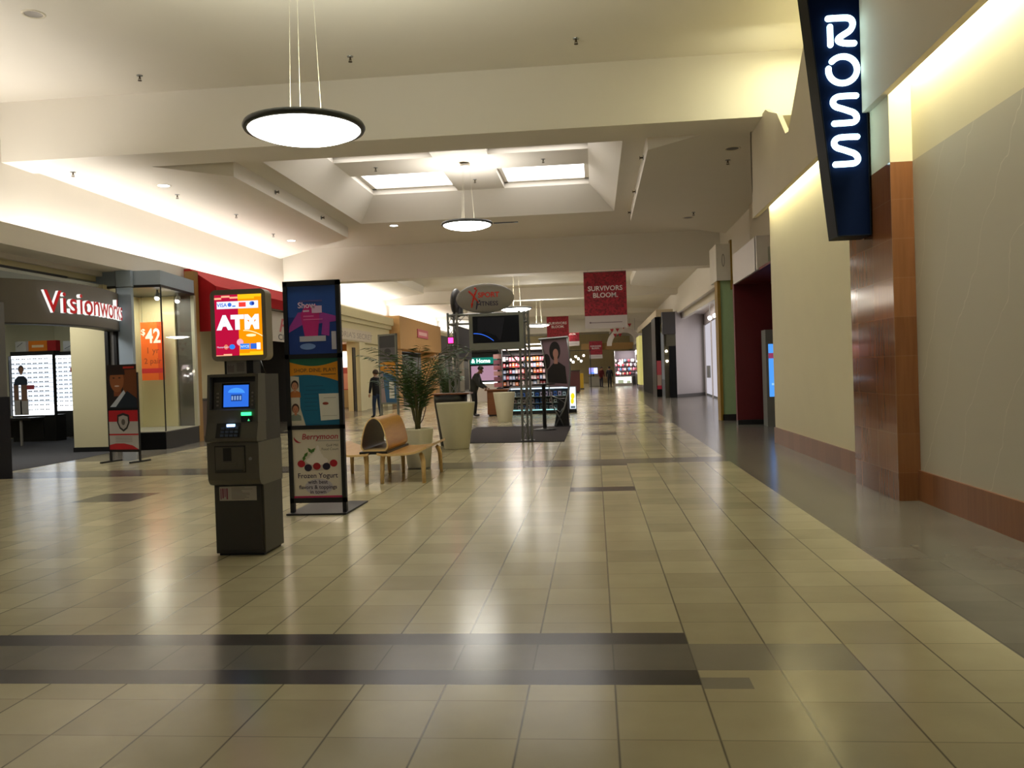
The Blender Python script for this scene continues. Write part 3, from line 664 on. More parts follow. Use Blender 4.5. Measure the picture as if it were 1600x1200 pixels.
    for s_, v in (('Golf Mill', .255), ('Food Court', .31)): q = Q(.95, v); p.text(s_, .04, q[0], y - .002, q[1], 'RIGHT')
    p.m(ink('c4b6b4')); q = Q(.5, .53); p.disc(q[0], q[1], .15, .06, y - .001)
    p.m(ink('e9e2e0')); 
    for u, v, rx, rz in ((.5, .46, .125, .05), (.49, .4, .08, .045), (.5, .35, .05, .04), (.52, .3, .02, .05)): q = Q(u, v); p.disc(q[0], q[1], rx, rz, y - .0015 - .0003 * v)
    for u, v, h_ in ((.17, .5, 'b0182c'), (.84, .5, 'b0182c'), (.49, .54, '9c1426'), (.31, .56, '241a34'), (.69, .545, '241a34')): q = Q(u, v); p.m(ink(h_)).disc(q[0], q[1], .044, .04, y - .003)
    p.m(ink('4f7a34'))
    for u, v, a in ((.27, .37, .9), (.36, .31, 2.2), (.42, .31, .8), (.23, .42, 1.3)):
        q = Q(u, v); dx, dz = math.cos(a), math.sin(a); p.flat([(q[0] - dx * .04, q[1] - dz * .04), (q[0] + dz * .018, q[1] - dx * .018), (q[0] + dx * .04, q[1] + dz * .04), (q[0] - dz * .018, q[1] + dx * .018)], y - .0035)
    p.m(ink('c2bccb')); q = Q(.52, .84); p.disc(q[0], q[1], .16, .09, y - .0008)
    p.m(ink('3c3050'))
    for s_, v, z in (('Frozen Yogurt', .71, .078), ('with best', .795, .06), ('flavors & toppings', .87, .06), ('in town', .94, .06)): q = Q(.5, v); p.text(s_, z, q[0], y - .002, q[1], bold=.001)
    p.build('frozen_yogurt_poster', t)['label'] = 'white poster with red berries and Berrymoon lettering'
directory()

# ================================================================== BENCH, PLANTERS, PLANTS
def bench():
    t = thing('bench', 'honey plywood double bench with an arched tunnel backrest in the middle', 'bench', (-3.14, 11.8, 0))
    def plate(mb, prof, y0, y1, th):
        n = len(prof); up = [(x, z) for x, z in prof]; dn = [(x, z - th) for x, z in prof]
        mb.prism(up + dn[::-1], 'y', y0, y1)
    for s in (1, -1):
        prof = [(s * x, z) for x, z in ((.06, .44), (.12, .428), (.3, .422), (.48, .43), (.6, .448), (.68, .475), (.76, .515))]
        mb = one(M_WOOD); plate(mb, prof, 0, 1.5, .03)
        mb.m(M_WOODE); plate(mb, prof, -.004, 0, .03)
        mb.prism([(s * .76, .517), (s * .77, .52), (s * .77, .485), (s * .76, .485)], 'y', -.004, 1.5); mb.build('seat', t)
        for x, y in ((.13, .1), (.66, .1), (.13, 1.4), (.66, 1.4)):
            dx = -.02 if x < .3 else .05; dy = -.03 if y < 1 else .03
            l = one(M_WOODE); l.tube([(s * (x - .0), y - dy * 1.2, .405), (s * (x + dx * .4), y - dy * .4, .38), (s * (x + dx * .8), y, .3), (s * (x + dx), y + dy, 0)], .03, 8, [.03, .036, .034, .026]); l.build('leg', t)
    one(M_BLACK).box(-.2, .2, .05, 1.45, .42, .455).build('black_rail', t)
    # tunnel backrest: bent sheet, open at both ends
    sec = [(-.165, .46), (-.2, .50), (-.195, .58), (-.155, .76), (-.1, .88), (-.03, .935), (.03, .935), (.1, .88), (.155, .76), (.195, .58), (.2, .50), (.165, .46)]
    def smooth(p, k=2):
        for _ in range(k): p = [p[0]] + [q for a, b in zip(p, p[1:]) for q in ((a[0] * .75 + b[0] * .25, a[1] * .75 + b[1] * .25), (a[0] * .25 + b[0] * .75, a[1] * .25 + b[1] * .75))] + [p[-1]]
        return p
    sec = smooth(sec); inn = [(x * .9, .7 + (z - .7) * .93) for x, z in sec]
    mb = one(M_WOOD); n = len(sec)
    for y0, y1 in ((.12, 1.4),):
        v = [(x, y0, z) for x, z in sec] + [(x, y1, z) for x, z in sec] + [(x, y0, z) for x, z in inn] + [(x, y1, z) for x, z in inn]
        mb.faces(v, [(i, i + 1, n + i + 1, n + i) for i in range(n - 1)], True)
        mb.m(wood('shaded inner plywood', '5c3a1c', '74491f', .4)).faces(v, [(2 * n + i, 3 * n + i, 3 * n + i + 1, 2 * n + i + 1) for i in range(n - 1)], True)  # shade inside the tunnel is painted in as darker wood
        mb.m(M_WOODE).faces(v, [(i, 2 * n + i, 2 * n + i + 1, i + 1) for i in range(n - 1)] + [(n + i, n + i + 1, 3 * n + i + 1, 3 * n + i) for i in range(n - 1)])
        mb.box(-.165, .165, y0, y1, .455, .475)
    mb.build('tunnel_backrest', t, 'keep')
bench()
def planter(x, y, hgt, r0, r1, label, group='tapered cream planters'):
    t = thing('planter', label, 'planter', (x, y, 0), 0, group)
    one(M_PLANT).lathe([(0.001, .0), (r0 * .96, 0), (r0, .015), (r1, hgt - .02), (r1, hgt), (r1 * .94, hgt), (r1 * .92, hgt - .06)], n=36).build('pot', t)
    one(M_SOIL).lathe([(r1 * .925, hgt - .07), (.001, hgt - .05)], n=24).build('soil', t)
    return t
planter(-2.85, 17.35, .94, .255, .395, 'tall tapered cream planter standing nearest, in front of the kiosk')
planter(-2.82, 26.5, .92, .22, .34, 'tall tapered cream planter behind the kiosk, by the wooden desk')
planter(-2.93, 13.95, .64, .19, .25, 'low cream planter right behind the wooden bench')
def palm(name, label, loc, n, seed, spread, height, leafl=.26):
    rnd = random.Random(seed); t = thing(name, label, 'plant', loc)
    st = one(M_STEM); lf = one(M_LEAF)
    for k in range(n):
        a = 2 * PI * k / n + rnd.uniform(-.3, .3); hh = height * rnd.uniform(.62, 1.); sp = spread * rnd.uniform(.55, 1.)
        P = [Vector((math.cos(a) * (.03 + sp * (s ** 1.9)), math.sin(a) * (.03 + sp * (s ** 1.9)), hh * (1.28 * s - .34 * s * s) / .94 - (.12 * hh * s ** 4))) for s in [i / 12 for i in range(13)]]
        st.tube(P, .008, 5, [.012 - .0008 * i for i in range(13)])
        for i in range(4, 13):
            d = (P[min(i + 1, 12)] - P[i - 1]).normalized(); sd = d.cross(Vector((0, 0, 1))).normalized()
            for s in (1, -1):
                for q in (0, .5):
                    b = P[i] + (P[i - 1] - P[i]) * q; ln = leafl * (1 - .045 * abs(i - 8)) * rnd.uniform(.8, 1.1)
                    tip = b + (sd * s * .8 + d * .62 + Vector((0, 0, -.28 + rnd.uniform(-.15, .15)))).normalized() * ln
                    md = (b + tip) / 2 + Vector((0, 0, .015)); wv = d * .013
                    lf.faces([b, md + wv, tip, md - wv], [(0, 1, 2, 3)])
    st.build('stems', t); lf.build('fronds', t, 'keep'); return t
palm('potted_palm', 'feathery green palm rising behind the bench, in the low planter', (-2.93, 13.95, .57), 22, 4, .85, 1.6)
planter(-3.66, 21.2, .55, .2, .26, 'cream planter under the second palm, left of the kiosk post')
palm('potted_palm', 'darker green palm just left of the lattice post of the kiosk', (-3.66, 21.2, .49), 16, 9, .42, 1.6, .2)

# ================================================================== PEOPLE
def person(label, loc, rz, J_, jacket, trousers, skin, hair, shoes='17130f', long_hair=False, scale=1., bulk=1.):
    """one skinned body; J_ gives the pose: facing +x, left is +y"""
    t = thing('person', label, 'person', loc, rz); t.scale = (scale,) * 3
    V, Ed, Rr = [], [], []
    def add(p, r, par=None):
        V.append(Vector(p)); Rr.append(r); i = len(V) - 1
        if par is not None: Ed.append((par, i))
        return i
    pel = add(J_['pelvis'], .15 * bulk); sp = add(J_['spine'], .145 * bulk, pel); ch = add(J_['chest'], .155 * bulk, sp); nk = add(J_['neck'], .06, ch)
    h0 = add(J_['head'] + Vector((0, 0, -.07)), .075, nk); h1 = add(J_['head'], .1, h0); add(J_['head'] + Vector((-.01, 0, .085)), .075, h1)
    wr = {}
    for s, n in ((1, 'l'), (-1, 'r')):
        sh = add(J_['sh' + n], .082 * bulk, ch); el = add(J_['el' + n], .06 * bulk, sh); w = add(J_['wr' + n], .042, el); wr[n] = (J_['el' + n], J_['wr' + n])
        hp = add(J_['hip' + n], .105, pel); kn = add(J_['kn' + n], .078, hp); an = add(J_['an' + n], .056, kn); add(J_['an' + n] + Vector((.05, 0, -.045)), .05, an); add(J_['an' + n] + Vector((.17, .01 * s, -.055)), .038, len(V) - 1)
    me = bpy.data.meshes.new('tmp'); me.from_pydata([tuple(v) for v in V], Ed, []); o = bpy.data.objects.new('tmp', me); COL.objects.link(o)
    o.modifiers.new('s', 'SKIN'); o.modifiers.new('d', 'SUBSURF').levels = 1
    for i, sv in enumerate(me.skin_vertices[0].data): sv.radius = (Rr[i], Rr[i] * (1.0 if i not in (1, 2) else 1.0)); sv.use_root = (i == 0)
    me2 = bpy.data.meshes.new_from_object(o.evaluated_get(bpy.context.evaluated_depsgraph_get())); bpy.data.objects.remove(o)
    b = MB(); mj, mt, ms, mh, mo = mat('cloth ' + jacket, jacket, .85, var=.12), mat('cloth ' + trousers, trousers, .85, var=.12), mat('skin ' + skin, skin, .5), mat('hair ' + hair, hair, .6, var=.2), mat('shoe ' + shoes, shoes, .4)
    for k in (mj, mt, ms, mo): b.m(k)
    vs = [b.bm.verts.new(v.co) for v in me2.vertices]; zn = J_['neck'].z - .01; zp = J_['pelvis'].z - .08
    for p in me2.polygons:
        c = p.center; k = mj
        if c.z > zn and (c - J_['neck']).length < .45 and (c.xy - J_['neck'].xy).length < .17: k = ms
        elif min((c - J_['wrl']).length, (c - J_['wrr']).length) < .05: k = ms
        elif c.z < .1: k = mo
        elif c.z < zp and min((c - J_['wrl']).length, (c - J_['wrr']).length) > .09: k = mt
        try: g = b.bm.faces.new([vs[i] for i in p.vertices]); g.material_index = b.mats.index(k); g.smooth = True
        except ValueError: pass
    b.m(ms); hd = J_['head']; fd = J_.get('face', Vector((1, 0, -.15))).normalized(); sd = Vector((-fd.y, fd.x, 0)).normalized(); up = fd.cross(sd)
    b.ball(hd + fd * .108 - up * .015, .02, seg=8); b.ball(hd + fd * .085 + up * -.085, .032, seg=8)
    for s in (1, -1): b.ball(hd + sd * s * .098 - up * .01, .026, sy=.5, seg=8)
    for n in 'lr':
        el, w = wr[n]; d = (w - el).normalized(); out_ = Vector((0, 0, 1)).cross(d); out_ = (out_ if out_.length > .1 else Vector((0, 1, 0))).normalized(); nrm = d.cross(out_)
        pc = w + d * .05; b.ball(pc, .04, seg=8)
        for q, ln in zip((-1.5, -.5, .5, 1.5), (.055, .068, .064, .048)):
            r0 = w + d * .075 + out_ * q * .018; k1 = r0 + d * ln * .6 - nrm * .004; b.tube([w + d * .03 + out_ * q * .014, r0, k1, k1 + d * ln * .35 - nrm * .02], .009, 6, [.012, .011, .009, .007])
        sgn = 1 if n == 'r' else -1
        b.tube([w + d * .03 + out_ * sgn * .025, w + d * .06 + out_ * sgn * .05 - nrm * .01, w + d * .09 + out_ * sgn * .052 - nrm * .025], .011, 6, [.013, .011, .008])
    b.m(mat('dark eye', '1a1210', .3))
    for s in (1, -1): b.ball(hd + fd * .094 + sd * s * .036 + up * .012, .011, seg=6)
    b.m(mat('lip', '7c4238', .5)).ball(hd + fd * .1 - up * .058, .018, sz=.4, seg=8)
    b.build('body', t)
    hb = one(mh); c = hd - fd * .018 + up * .028
    b2 = bmesh.new(); bmesh.ops.create_uvsphere(b2, u_segments=16, v_segments=12, radius=.116)
    for v in b2.verts:
        p = v.co.copy()
        if p.dot(fd) > .055 and p.dot(up) < .05: p -= fd * (p.dot(fd) - .055)
        if p.dot(up) < -.06: p = p * .8
        v.co = p + c
    hb.merge(b2, True)
    if long_hair: hb.ball(hd - fd * .07 - up * .11, .09, sz=1.5, seg=10)
    hb.build('hair', t)
    return t
VV = Vector
def pose(lean=.08, drop=0., rarm=None, larm=None, stride=0.):
    P = dict(pelvis=VV((0, 0, .95)), spine=VV((lean * .4, 0, 1.15)), chest=VV((lean, 0, 1.37)), neck=VV((lean * 1.5, 0, 1.53)), head=VV((lean * 1.9 + drop * .1, 0, 1.665 - drop * .02)),
             shl=VV((lean, .185, 1.43)), shr=VV((lean, -.185, 1.43)), hipl=VV((0, .09, .9)), hipr=VV((0, -.09, .9)),
             knl=VV((stride * .5 + .03, .1, .5)), knr=VV((-stride * .3 + .03, -.1, .5)), anl=VV((stride, .1, .095)), anr=VV((-stride, -.1, .095)))
    la = larm or ((lean + .0, .25, 1.15), (lean + .1, .24, .9)); ra = rarm or ((lean + .0, -.25, 1.15), (lean + .1, -.24, .9))
    P['ell'], P['wrl'] = VV(la[0]), VV(la[1]); P['elr'], P['wrr'] = VV(ra[0]), VV(ra[1]); P['face'] = VV((1, 0, -.15 - drop)); return P
person('man in a dark jacket standing at the wooden desk, head bowed, reaching down to it', (-4.32, 30.4, 0), -.1,
       pose(.12, .5, rarm=((.22, -.29, 1.14), (.46, -.24, .99)), larm=((.2, .29, 1.14), (.46, .22, .99))), '25251f', '141414', '7a5238', '120f0d', bulk=1.3)
person('person in black jacket and blue jeans by the cream columned shop', (-8.15, 31.6, 0), 2.4, pose(.03, 0, stride=.08), '15161a', '25354e', 'b98a6c', '3a2a1c')
person('person in a red top standing by the far grey counter', (.52, 74.8, 0), -1.0, pose(.05, .2), '5c1016', '2a2430', 'a9795c', '17110e')
person('person in dark clothes left of the far white lit counter', (1.2, 72.7, 0), 1.6, pose(.02, 0, stride=.06), '12141a', '12141a', 'a9795c', '17110e')

# ================================================================== GYM KIOSK
struct('floor_mat', one(mat('dark kiosk carpet', '353030', .9, var=.25, scale=30, spec=.1)).prism([(-3.35, 18.6), (-.7, 18.35), (-.7, 23.8), (-3.35, 24)], 'z', 0, .012), 'dark grey carpet square under the gym kiosk', 'carpet')
def lattice(mb, x, y, z0, z1, s, n):
    pts = [(x, y), (x + s, y), (x + s * .5, y + s * .9)]
    for p in pts: mb.cyl((*p, z0), (*p, z1), .026, n=8)
    for k in range(n):
        a = z0 + (z1 - z0) * k / n; b_ = z0 + (z1 - z0) * (k + 1) / n
        for i in range(3):
            p, q = pts[i], pts[(i + 1) % 3]
            mb.cyl((*(p if k % 2 else q), a), (*(q if k % 2 else p), b_), .008, n=5)
def gym_frame():
    t = thing('kiosk_frame', 'silver lattice frame on the dark carpet carrying the television and oval gym signs', 'kiosk frame', (-2.3, 18.7, .012))
    for x, y in ((.69, 0), (-.88, 0)):
        m = one(M_STEEL); lattice(m, x, y, 0, 2.85, .2, 11); m.build('lattice_post', t)
        one(M_BLACK).box(x - .05, x + .25, y - .05, y + .23, 0, .012).build('foot_plate', t)
    m = one(M_STEEL)
    for z in (2.6, 2.8): m.cyl((-.88, .02, z), (.9, .02, z), .024, n=8)
    for k in range(9): m.cyl((-.88 + .2 * k, .02, 2.6 if k % 2 else 2.8), (-.68 + .2 * k, .02, 2.8 if k % 2 else 2.6), .008, n=5)
    m.build('cross_beam', t)
    m = one(M_STEEL)
    for z in (2.6, 2.8): m.cyl((-.85, .1, z), (-.85, 1.6, z), .024, n=8)
    m.cyl((-.75, .0, 1.62), (-.35, -.02, 2.05), .018, n=6); m.cyl((.72, 0, 1.62), (.35, -.02, 2.05), .018, n=6)
    m.build('side_beam', t)
    m = one(M_STEEL); m.cyl((-.03, .02, 2.8), (-.03, .02, 3.2), .03, n=8); m.cyl((-.62, .4, 2.8), (-.62, .4, 3.1), .03, n=8); m.build('sign_post', t)
    one(mat('black backing', '0c0c0d', .5)).box(-.82, -.76, .3, 2.7, 1.85, 2.6).build('side_screen', t)
    return t
gym_frame()
t = thing('led_clock', 'small box with a glowing red sign on the lattice post left of the television', 'led sign', (-3.12, 18.66, 2.2))
one(M_BLACK).box(-.07, .07, -.02, .04, -.02, .14).build('case', t); one(glow('red led', (1., .03, .18), 4.)).box(-.055, .055, -.026, -.02, 0, .12).build('led', t)
def tv():
    t = thing('television', 'large silver framed flat television mounted high on the kiosk frame', 'television', (-2.1, 18.56, 2.02), -.06)
    w, hh = .595, .79
    one(M_SILV).box(-w, w, -.05, .06, 0, hh, .012).build('case', t)
    s = one(mat('dark screen', '0a0a10', .12)).rect(-w + .085, w - .085, .15, hh - .06, -.053)
    s.m(mat('screen haze', '24242f', .15)).flat([(-w + .18, .3), (.1, .2), (.2, hh - .1), (-w + .2, hh - .08)], -.054)
    s.m(mat('screen dark band', '07080f', .12)).flat([(-w + .085, .3), (-.25, .4), (.0, .3), (.1, .15), (-w + .085, .15)], -.0545)
    s.m(lit('2c5fd0', 1.3))
    pts = [(-w + .1 + .44 * i / 14, .355 - .17 * (i / 14) ** 2.2) for i in range(15)]
    for p, q in zip(pts, pts[1:]): s.flat([p, q, (q[0], q[1] + .016), (p[0], p[1] + .016)], -.056)
    s.build('screen', t)
tv()
def oval(name, label, loc, rz, logo):
    t = thing(name, label, 'sign', loc, rz)
    one(mat('oval sign plastic', '8f8a88', .35) if logo else mat('dark oval plastic', '38373a', .45)).ball((0, 0, 0), 1., .64, .11, .325, 40).build('sign_body', t)
    if logo:
        def S(x, z, d=.004): return -.11 * math.sqrt(max(0, 1 - (x / .64) ** 2 - (z / .325) ** 2)) - d
        def tf(ox, oz):
            return lambda p: VV((ox + p.x, S(ox + p.x, oz + p.y) - p.z, oz + p.y))
        def st(mb, pts, r):
            for (a, b_) in zip(pts, pts[1:]): mb.cyl((a[0], S(*a), a[1]), (b_[0], S(*b_), b_[1]), r[0], r[1], n=8)
        m = one(mat('sign red', 'd02418', .4))
        m.text('SPORT', .155, 0, 0, 0, 'LEFT', bold=.005, tf=tf(-.14, .015))
        for pts, r in (([(-.34, .16), (-.24, .06), (-.2, -.02)], (.022, .02)), ([(-.16, .19), (-.22, .06)], (.016, .022)), ([(-.22, .05), (-.27, -.1), (-.29, -.2)], (.026, .012)), ([(-.2, .0), (-.13, -.1)], (.02, .012))): st(m, pts, r)
        m.ball((-.2, S(-.2, .2), .215), .026, seg=8); m.build('lettering', t)['label'] = 'red SPORT lettering with a leaping figure'
        m = one(mat('sign indigo', '241a4a', .4)); m.text('ITNESS', .13, 0, 0, 0, 'LEFT', bold=.002, tf=tf(-.1, -.165))
        st(m, [(-.155, -.06), (-.17, -.16), (-.19, -.24)], (.016, .012)); st(m, [(-.17, -.14), (-.08, -.13)], (.012, .01)); m.ball((-.11, S(-.11, -.07), -.06), .02, seg=8)
        m.build('lettering', t)['label'] = 'dark blue FITNESS lettering'
oval('oval_sign', 'grey oval sign with red and blue XSPORT FITNESS lettering above the television', (-2.33, 18.62, 3.145), -.02, True)
oval('oval_sign', 'second grey oval sign turned sideways behind the lettered one', (-3.06, 19.3, 3.12), PI / 2, False)
def curved_banner():
    t = thing('banner_stand', 'curved silver banner stand with a dark haired model on pink, right corner of kiosk', 'banner stand', (-1.1, 23.4, .012))
    m = one(M_STEEL)
    m.tube([(.37, 0, 2.42), (.42, 0, 2.0), (.43, 0, 1.5), (.38, 0, 1.0), (.24, 0, .5), (.0, 0, .02)], .022, 8)
    m.tube([(-.35, 0, 2.36), (-.26, 0, 1.9), (-.18, 0, 1.2), (-.12, 0, .85), (-.05, 0, .5), (.1, 0, .25), (.2, 0, .02)], .018, 8)
    m.cyl((-.4, 0, 2.38), (.4, 0, 2.42), .03, n=8); m.tube([(-.12, 0, .85), (.1, 0, .75), (.28, 0, .62)], .012, 6); m.tube([(-.06, 0, .55), (.12, 0, .38), (.26, 0, .55)], .01, 6)
    m.build('tube_frame', t)
    one(M_BLACK).box(-.35, .4, -.15, .25, 0, .012).build('foot', t)
    p = one(mat('banner print pink', '7a626a', .4)); pts = [(-.33, 2.36), (.36, 2.4), (.41, 1.95), (.41, 1.5), (.36, 1.05), (-.15, 1.1), (-.2, 1.5), (-.26, 1.9)]
    p.prism(pts, 'y', .02, .03)
    p.m(ink('1a1414')).disc(.03, 2.05, .15, .26, .018).flat([(-.2, 1.2), (.34, 1.15), (.3, 1.62), (.12, 1.75), (-.02, 1.72), (-.17, 1.55)], .0175)
    p.m(ink('141012')).disc(-.2, 1.78, .1, .2, .0172)
    p.m(ink('a8786a')).disc(.05, 1.98, .075, .13, .016).flat([(.0, 1.7), (.1, 1.7), (.1, 1.9), (.0, 1.9)], .0165)
    p.build('banner_print', t)
    one(mat('black plinth', '121113', .5)).prism([(-.05, 0), (.36, 0), (.33, .75), (.1, .75)], 'y', .05, .35).build('plinth', t)
curved_banner()
t = thing('bistro_table', 'tall black round table on one post inside the kiosk', 'table', (-1.33, 22.15, .012))
one(M_BLACK).lathe([(.001, 1.16), (.3, 1.16), (.3, 1.19), (.001, 1.19)], n=28).build('table_top', t); one(M_BLACK).cyl((0, 0, .02), (0, 0, 1.16), .05, n=14).build('post', t)
one(M_BLACK).lathe([(.001, 0), (.32, 0), (.3, .02), (.05, .05), (.001, .05)], n=24).build('base', t)
t = thing('pedestal_table', 'black tapered pedestal with a wooden top behind the nearest tall planter', 'table', (-3.1, 18.25, 0))
one(M_BLACK).lathe([(.001, 0.0), (.24, 0), (.36, .96), (.36, 1.08), (.001, 1.08)], n=26).build('pedestal', t); one(M_WOODD).box(-.35, .45, -.3, .3, 1.085, 1.115, .004).build('table_top', t)
def iron_table():
    t = thing('iron_table', 'small wrought iron table with bowed legs beyond the palm', 'table', (-4.95, 23.5, 0))
    one(mat('table stone top', 'a08c80', .4)).lathe([(.001, .9), (.27, .9), (.28, .915), (.27, .935), (.001, .935)], n=24).build('table_top', t)
    for k in range(3):
        a = 2 * PI * k / 3 + .3; c, s = math.cos(a), math.sin(a)
        one(mat('aged iron', '3b2b28', .5, .4)).tube([(.24 * c, .24 * s, .9), (.25 * c, .25 * s, .6), (.16 * c, .16 * s, .3), (.04 * c, .04 * s, .12), (.2 * c, .2 * s, .0)], .014, 7).build('leg', t)
    t2 = thing('draped_cloth', 'purple cone of folded cloth on the small iron table', 'cloth', (-4.95, 23.5, .935))
    pr = [(.17, 0), (.15, .05), (.1, .2), (.05, .36), (.015, .45), (.001, .455)]
    one(mat('purple cloth', '7a3a5a', .8, var=.25)).lathe(pr, n=12).build('cloth', t2)
iron_table()
def second_stand():
    t = thing('poster_stand', 'two-panel poster stand, grey above orange and blue, half hidden by the palm', 'poster stand', (-4.86, 20.0, 0), -.62)
    f_ = one(M_SILV)
    for x in (-.32, .28): f_.box(x, x + .04, -.025, .025, .02, 2.52)
    for z0, z1 in ((2.48, 2.52), (1.86, 1.9), (.86, .9)): f_.box(-.32, .32, -.025, .025, z0, z1)
    f_.build('frame', t); one(M_SILV).box(-.34, .34, -.25, .25, 0, .02).build('base_plate', t)
    p = one(ink('5a5560', .3)).rect(-.28, .28, 1.9, 2.48, -.012); p.m(ink('34323c')).rect(-.28, .28, 2.2, 2.48, -.0126).disc(.0, 2.1, .12, .08, -.013); p.build('grey_poster', t)
    p = one(ink('3a6a98', .3)).rect(-.28, .28, .9, 1.86, -.012)
    p.m(ink('e0951a')).flat([(-.28, 1.86), (.28, 1.86), (.28, 1.5), (-.28, 1.66)], -.013)
    p.m(ink('9a8a90')).flat([(-.28, .9), (-.1, .9), (-.16, 1.3), (-.18, 1.6), (-.28, 1.64)], -.0135); p.m(ink('dcdcd8')).rect(.02, .2, 1.0, 1.4, -.014)
    p.build('orange_and_blue_poster', t)
second_stand()
t = thing('desk', 'small brown wooden desk with an overhanging top behind the gym kiosk', 'desk', (-3.9, 30.3, 0))
one(M_WOODD).box(-.02, .85, -.02, .7, .9, .95, .005).build('desk_top', t); one(M_WOODD).box(.06, .8, .05, .62, .05, .9).build('cabinet', t); one(M_BLACK).box(.1, .76, .08, .58, 0, .05).build('plinth', t)
one(M_BLACK).box(.4, .62, .15, .3, .952, 1.0, .01).build('telephone', None)
tag(bpy.data.objects['telephone'], 'small dark telephone on the wooden desk', 'telephone'); bpy.data.objects['telephone'].location = (-3.9, 30.3, 0)

# ================================================================== MERCHANDISE KIOSK
def merch():
    t = thing('display_counter', 'glass fronted counter lit blue white from inside, under the packet racks', 'counter', (-2.0, 31.0, 0))
    one(M_BLACK).box(-1.1, 1.05, 0, .7, 0, .12).build('plinth', t)
    m = one(mat('counter shell', '3a3a40', .4)).box(-1.1, 1.05, .62, .7, .12, .95); m.box(-1.1, -1.06, 0, .62, .12, .95); m.box(1.01, 1.05, 0, .62, .12, .95); m.build('counter_body', t)
    one(M_STEEL).box(-1.1, 1.05, -.02, .7, .95, .99).build('counter_top', t)
    for z in (.38, .62): one(mat('glass shelf', 'b8c8cc', .2)).box(-1.06, 1.01, .05, .6, z, z + .012).build('shelf', t)
    one(lit('cfe6ff', 2.5)).box(-1.05, 1.0, .03, .08, .9, .94).build('light_strip', t)
    one(lit('9fd8d8', 1.4)).box(-1.05, 1.0, .03, .06, .125, .16).build('light_strip', t)
    one(glass('counter glass')).box(-1.06, 1.01, .0, .008, .13, .94).build('glass_front', t)
    r = thing('packet_rack', 'tall lit black rack full of small bright packets behind the gym kiosk', 'rack', (-2.7, 33.0, 0))
    one(M_BLACK).box(-.84, .82, .2, .26, 0, 2.45).build('back_panel', r)
    for k in range(6): one(mat('rack shelf', '4a3c3c', .5)).box(-.84, .82, -.06, .2, 1.0 + .235 * k, 1.015 + .235 * k).build('shelf', r)
    one(M_STEEL).box(-.88, .86, -.1, .26, 2.42, 2.47).build('top_rail', r); one(M_STEEL).box(-.88, .86, -.1, .26, 2.56, 2.6).build('top_rail', r)
    for x in (-.86, .83): one(M_STEEL).box(x, x + .03, -.1, .26, 0, 2.6).build('upright', r)
    one(lit('ffe6d8', 2.5)).box(-.8, .8, -.1, -.06, 2.38, 2.41).build('light_strip', r)
    cols = [('pink', 'd87a88'), ('white', 'd8d0d0'), ('red', 'b8303c'), ('black', '1c1a1e'), ('orange', 'd8752c'), ('pale blue', '8aa4c8'), ('rose', 'c09098')]
    base = {}
    rnd = random.Random(5); rows = ['bottom', 'second', 'third', 'fourth', 'top']
    for k in range(5):
        for i in range(14):
            n, hx = rnd.choice(cols); hh = rnd.uniform(.13, .19); key = n
            if key not in base:
                b = one(mat('packet ' + n, hx, .4, var=.25, scale=25)).box(-.05, .05, -.02, .02, 0, .17); b.m(ink('e8e0dc')).rect(-.035, .035, .05, .09, -.0205).rect(-.02, .03, .11, .135, -.0205)
                o = b.build('packet'); base[key] = o
            else: o = base[key].copy(); COL.objects.link(o)
            o.location = (-3.47 + .117 * i, 32.99 + rnd.uniform(0, .05), 1.017 + .235 * k); o.scale = (rnd.uniform(.85, 1.08), 1, hh / .17)
            tag(o, n + ' packet on the ' + rows[k] + ' shelf of the lit kiosk rack', 'packet', 'packets on the kiosk rack')
    b0 = {}
    for k, z in enumerate((.165, .394, .634)):
        for i in range(12):
            n, hx = rnd.choice([('white', 'd4dade'), ('blue', '3a64b0'), ('grey', '70747c'), ('pale pink', 'c8a4b0')])
            if n not in b0:
                b = one(mat('boxed item ' + n, hx, .35, var=.2, scale=25)).box(-.055, .055, -.04, .04, 0, .15); b.m(ink('20242c')).rect(-.03, .03, .04, .11, -.041); o = b.build('boxed_item'); b0[n] = o
            else: o = b0[n].copy(); COL.objects.link(o)
            o.location = (-2.95 + .165 * i, 31.3, z); o.scale = (1, 1, rnd.uniform(.8, 1.1))
            tag(o, n + ' boxed item on the ' + ['lowest', 'middle', 'upper'][k] + ' level inside the lit glass counter', 'box', 'boxed items in the glass counter')
    c = thing('card_column', 'narrow spinner column of pink cards left of the packet rack', 'rack', (-3.74, 33.3, 0))
    one(M_BLACK).cyl((0, 0, 0), (0, 0, 2.3), .03, n=10).build('post', c); one(M_BLACK).lathe([(.001, 0), (.25, 0), (.22, .04), (.001, .04)], n=20).build('base', c)
    for k in range(6):
        m = one(mat('card pink %d' % (k % 3), ['b87078', '8c5866', 'c89a94'][k % 3], .5, var=.3, scale=20)).box(-.17, .17, -.1, .1, .98 + .22 * k, 1.15 + .22 * k); m.build('card_tier', c)
    a = thing('standing_advert', 'small white lit advert with a yellow figure at the right end of glass counter', 'advert', (-.83, 31.2, 0))
    one(M_BLACK).box(-.13, .13, 0, .4, 0, .1).build('foot', a); one(mat('advert shell', '44484c', .4)).box(-.13, .13, .0, .4, .1, .95).build('shell', a)
    p = one(lit('dfe8f2', 1.1)).rect(-.11, .11, .14, .93, -.003); p.m(lit('e8d820', 1.)).disc(.0, .6, .07, .11, -.005).disc(-.02, .42, .06, .1, -.005); p.m(lit('5a6a74', .8)).rect(-.08, .08, .16, .24, -.005); p.build('lit_face', a)
    area('rack_lamp', (-2.7, 32.45, 2.6), (1.5, .3), 45, (1, .88, .86), (math.radians(22), 0, 0))
merch()
t = thing('far_shop_kiosk', 'pink lit stall with a glowing green header sign beyond the bowed man', 'stall', (-5.9, 46.0, 0))
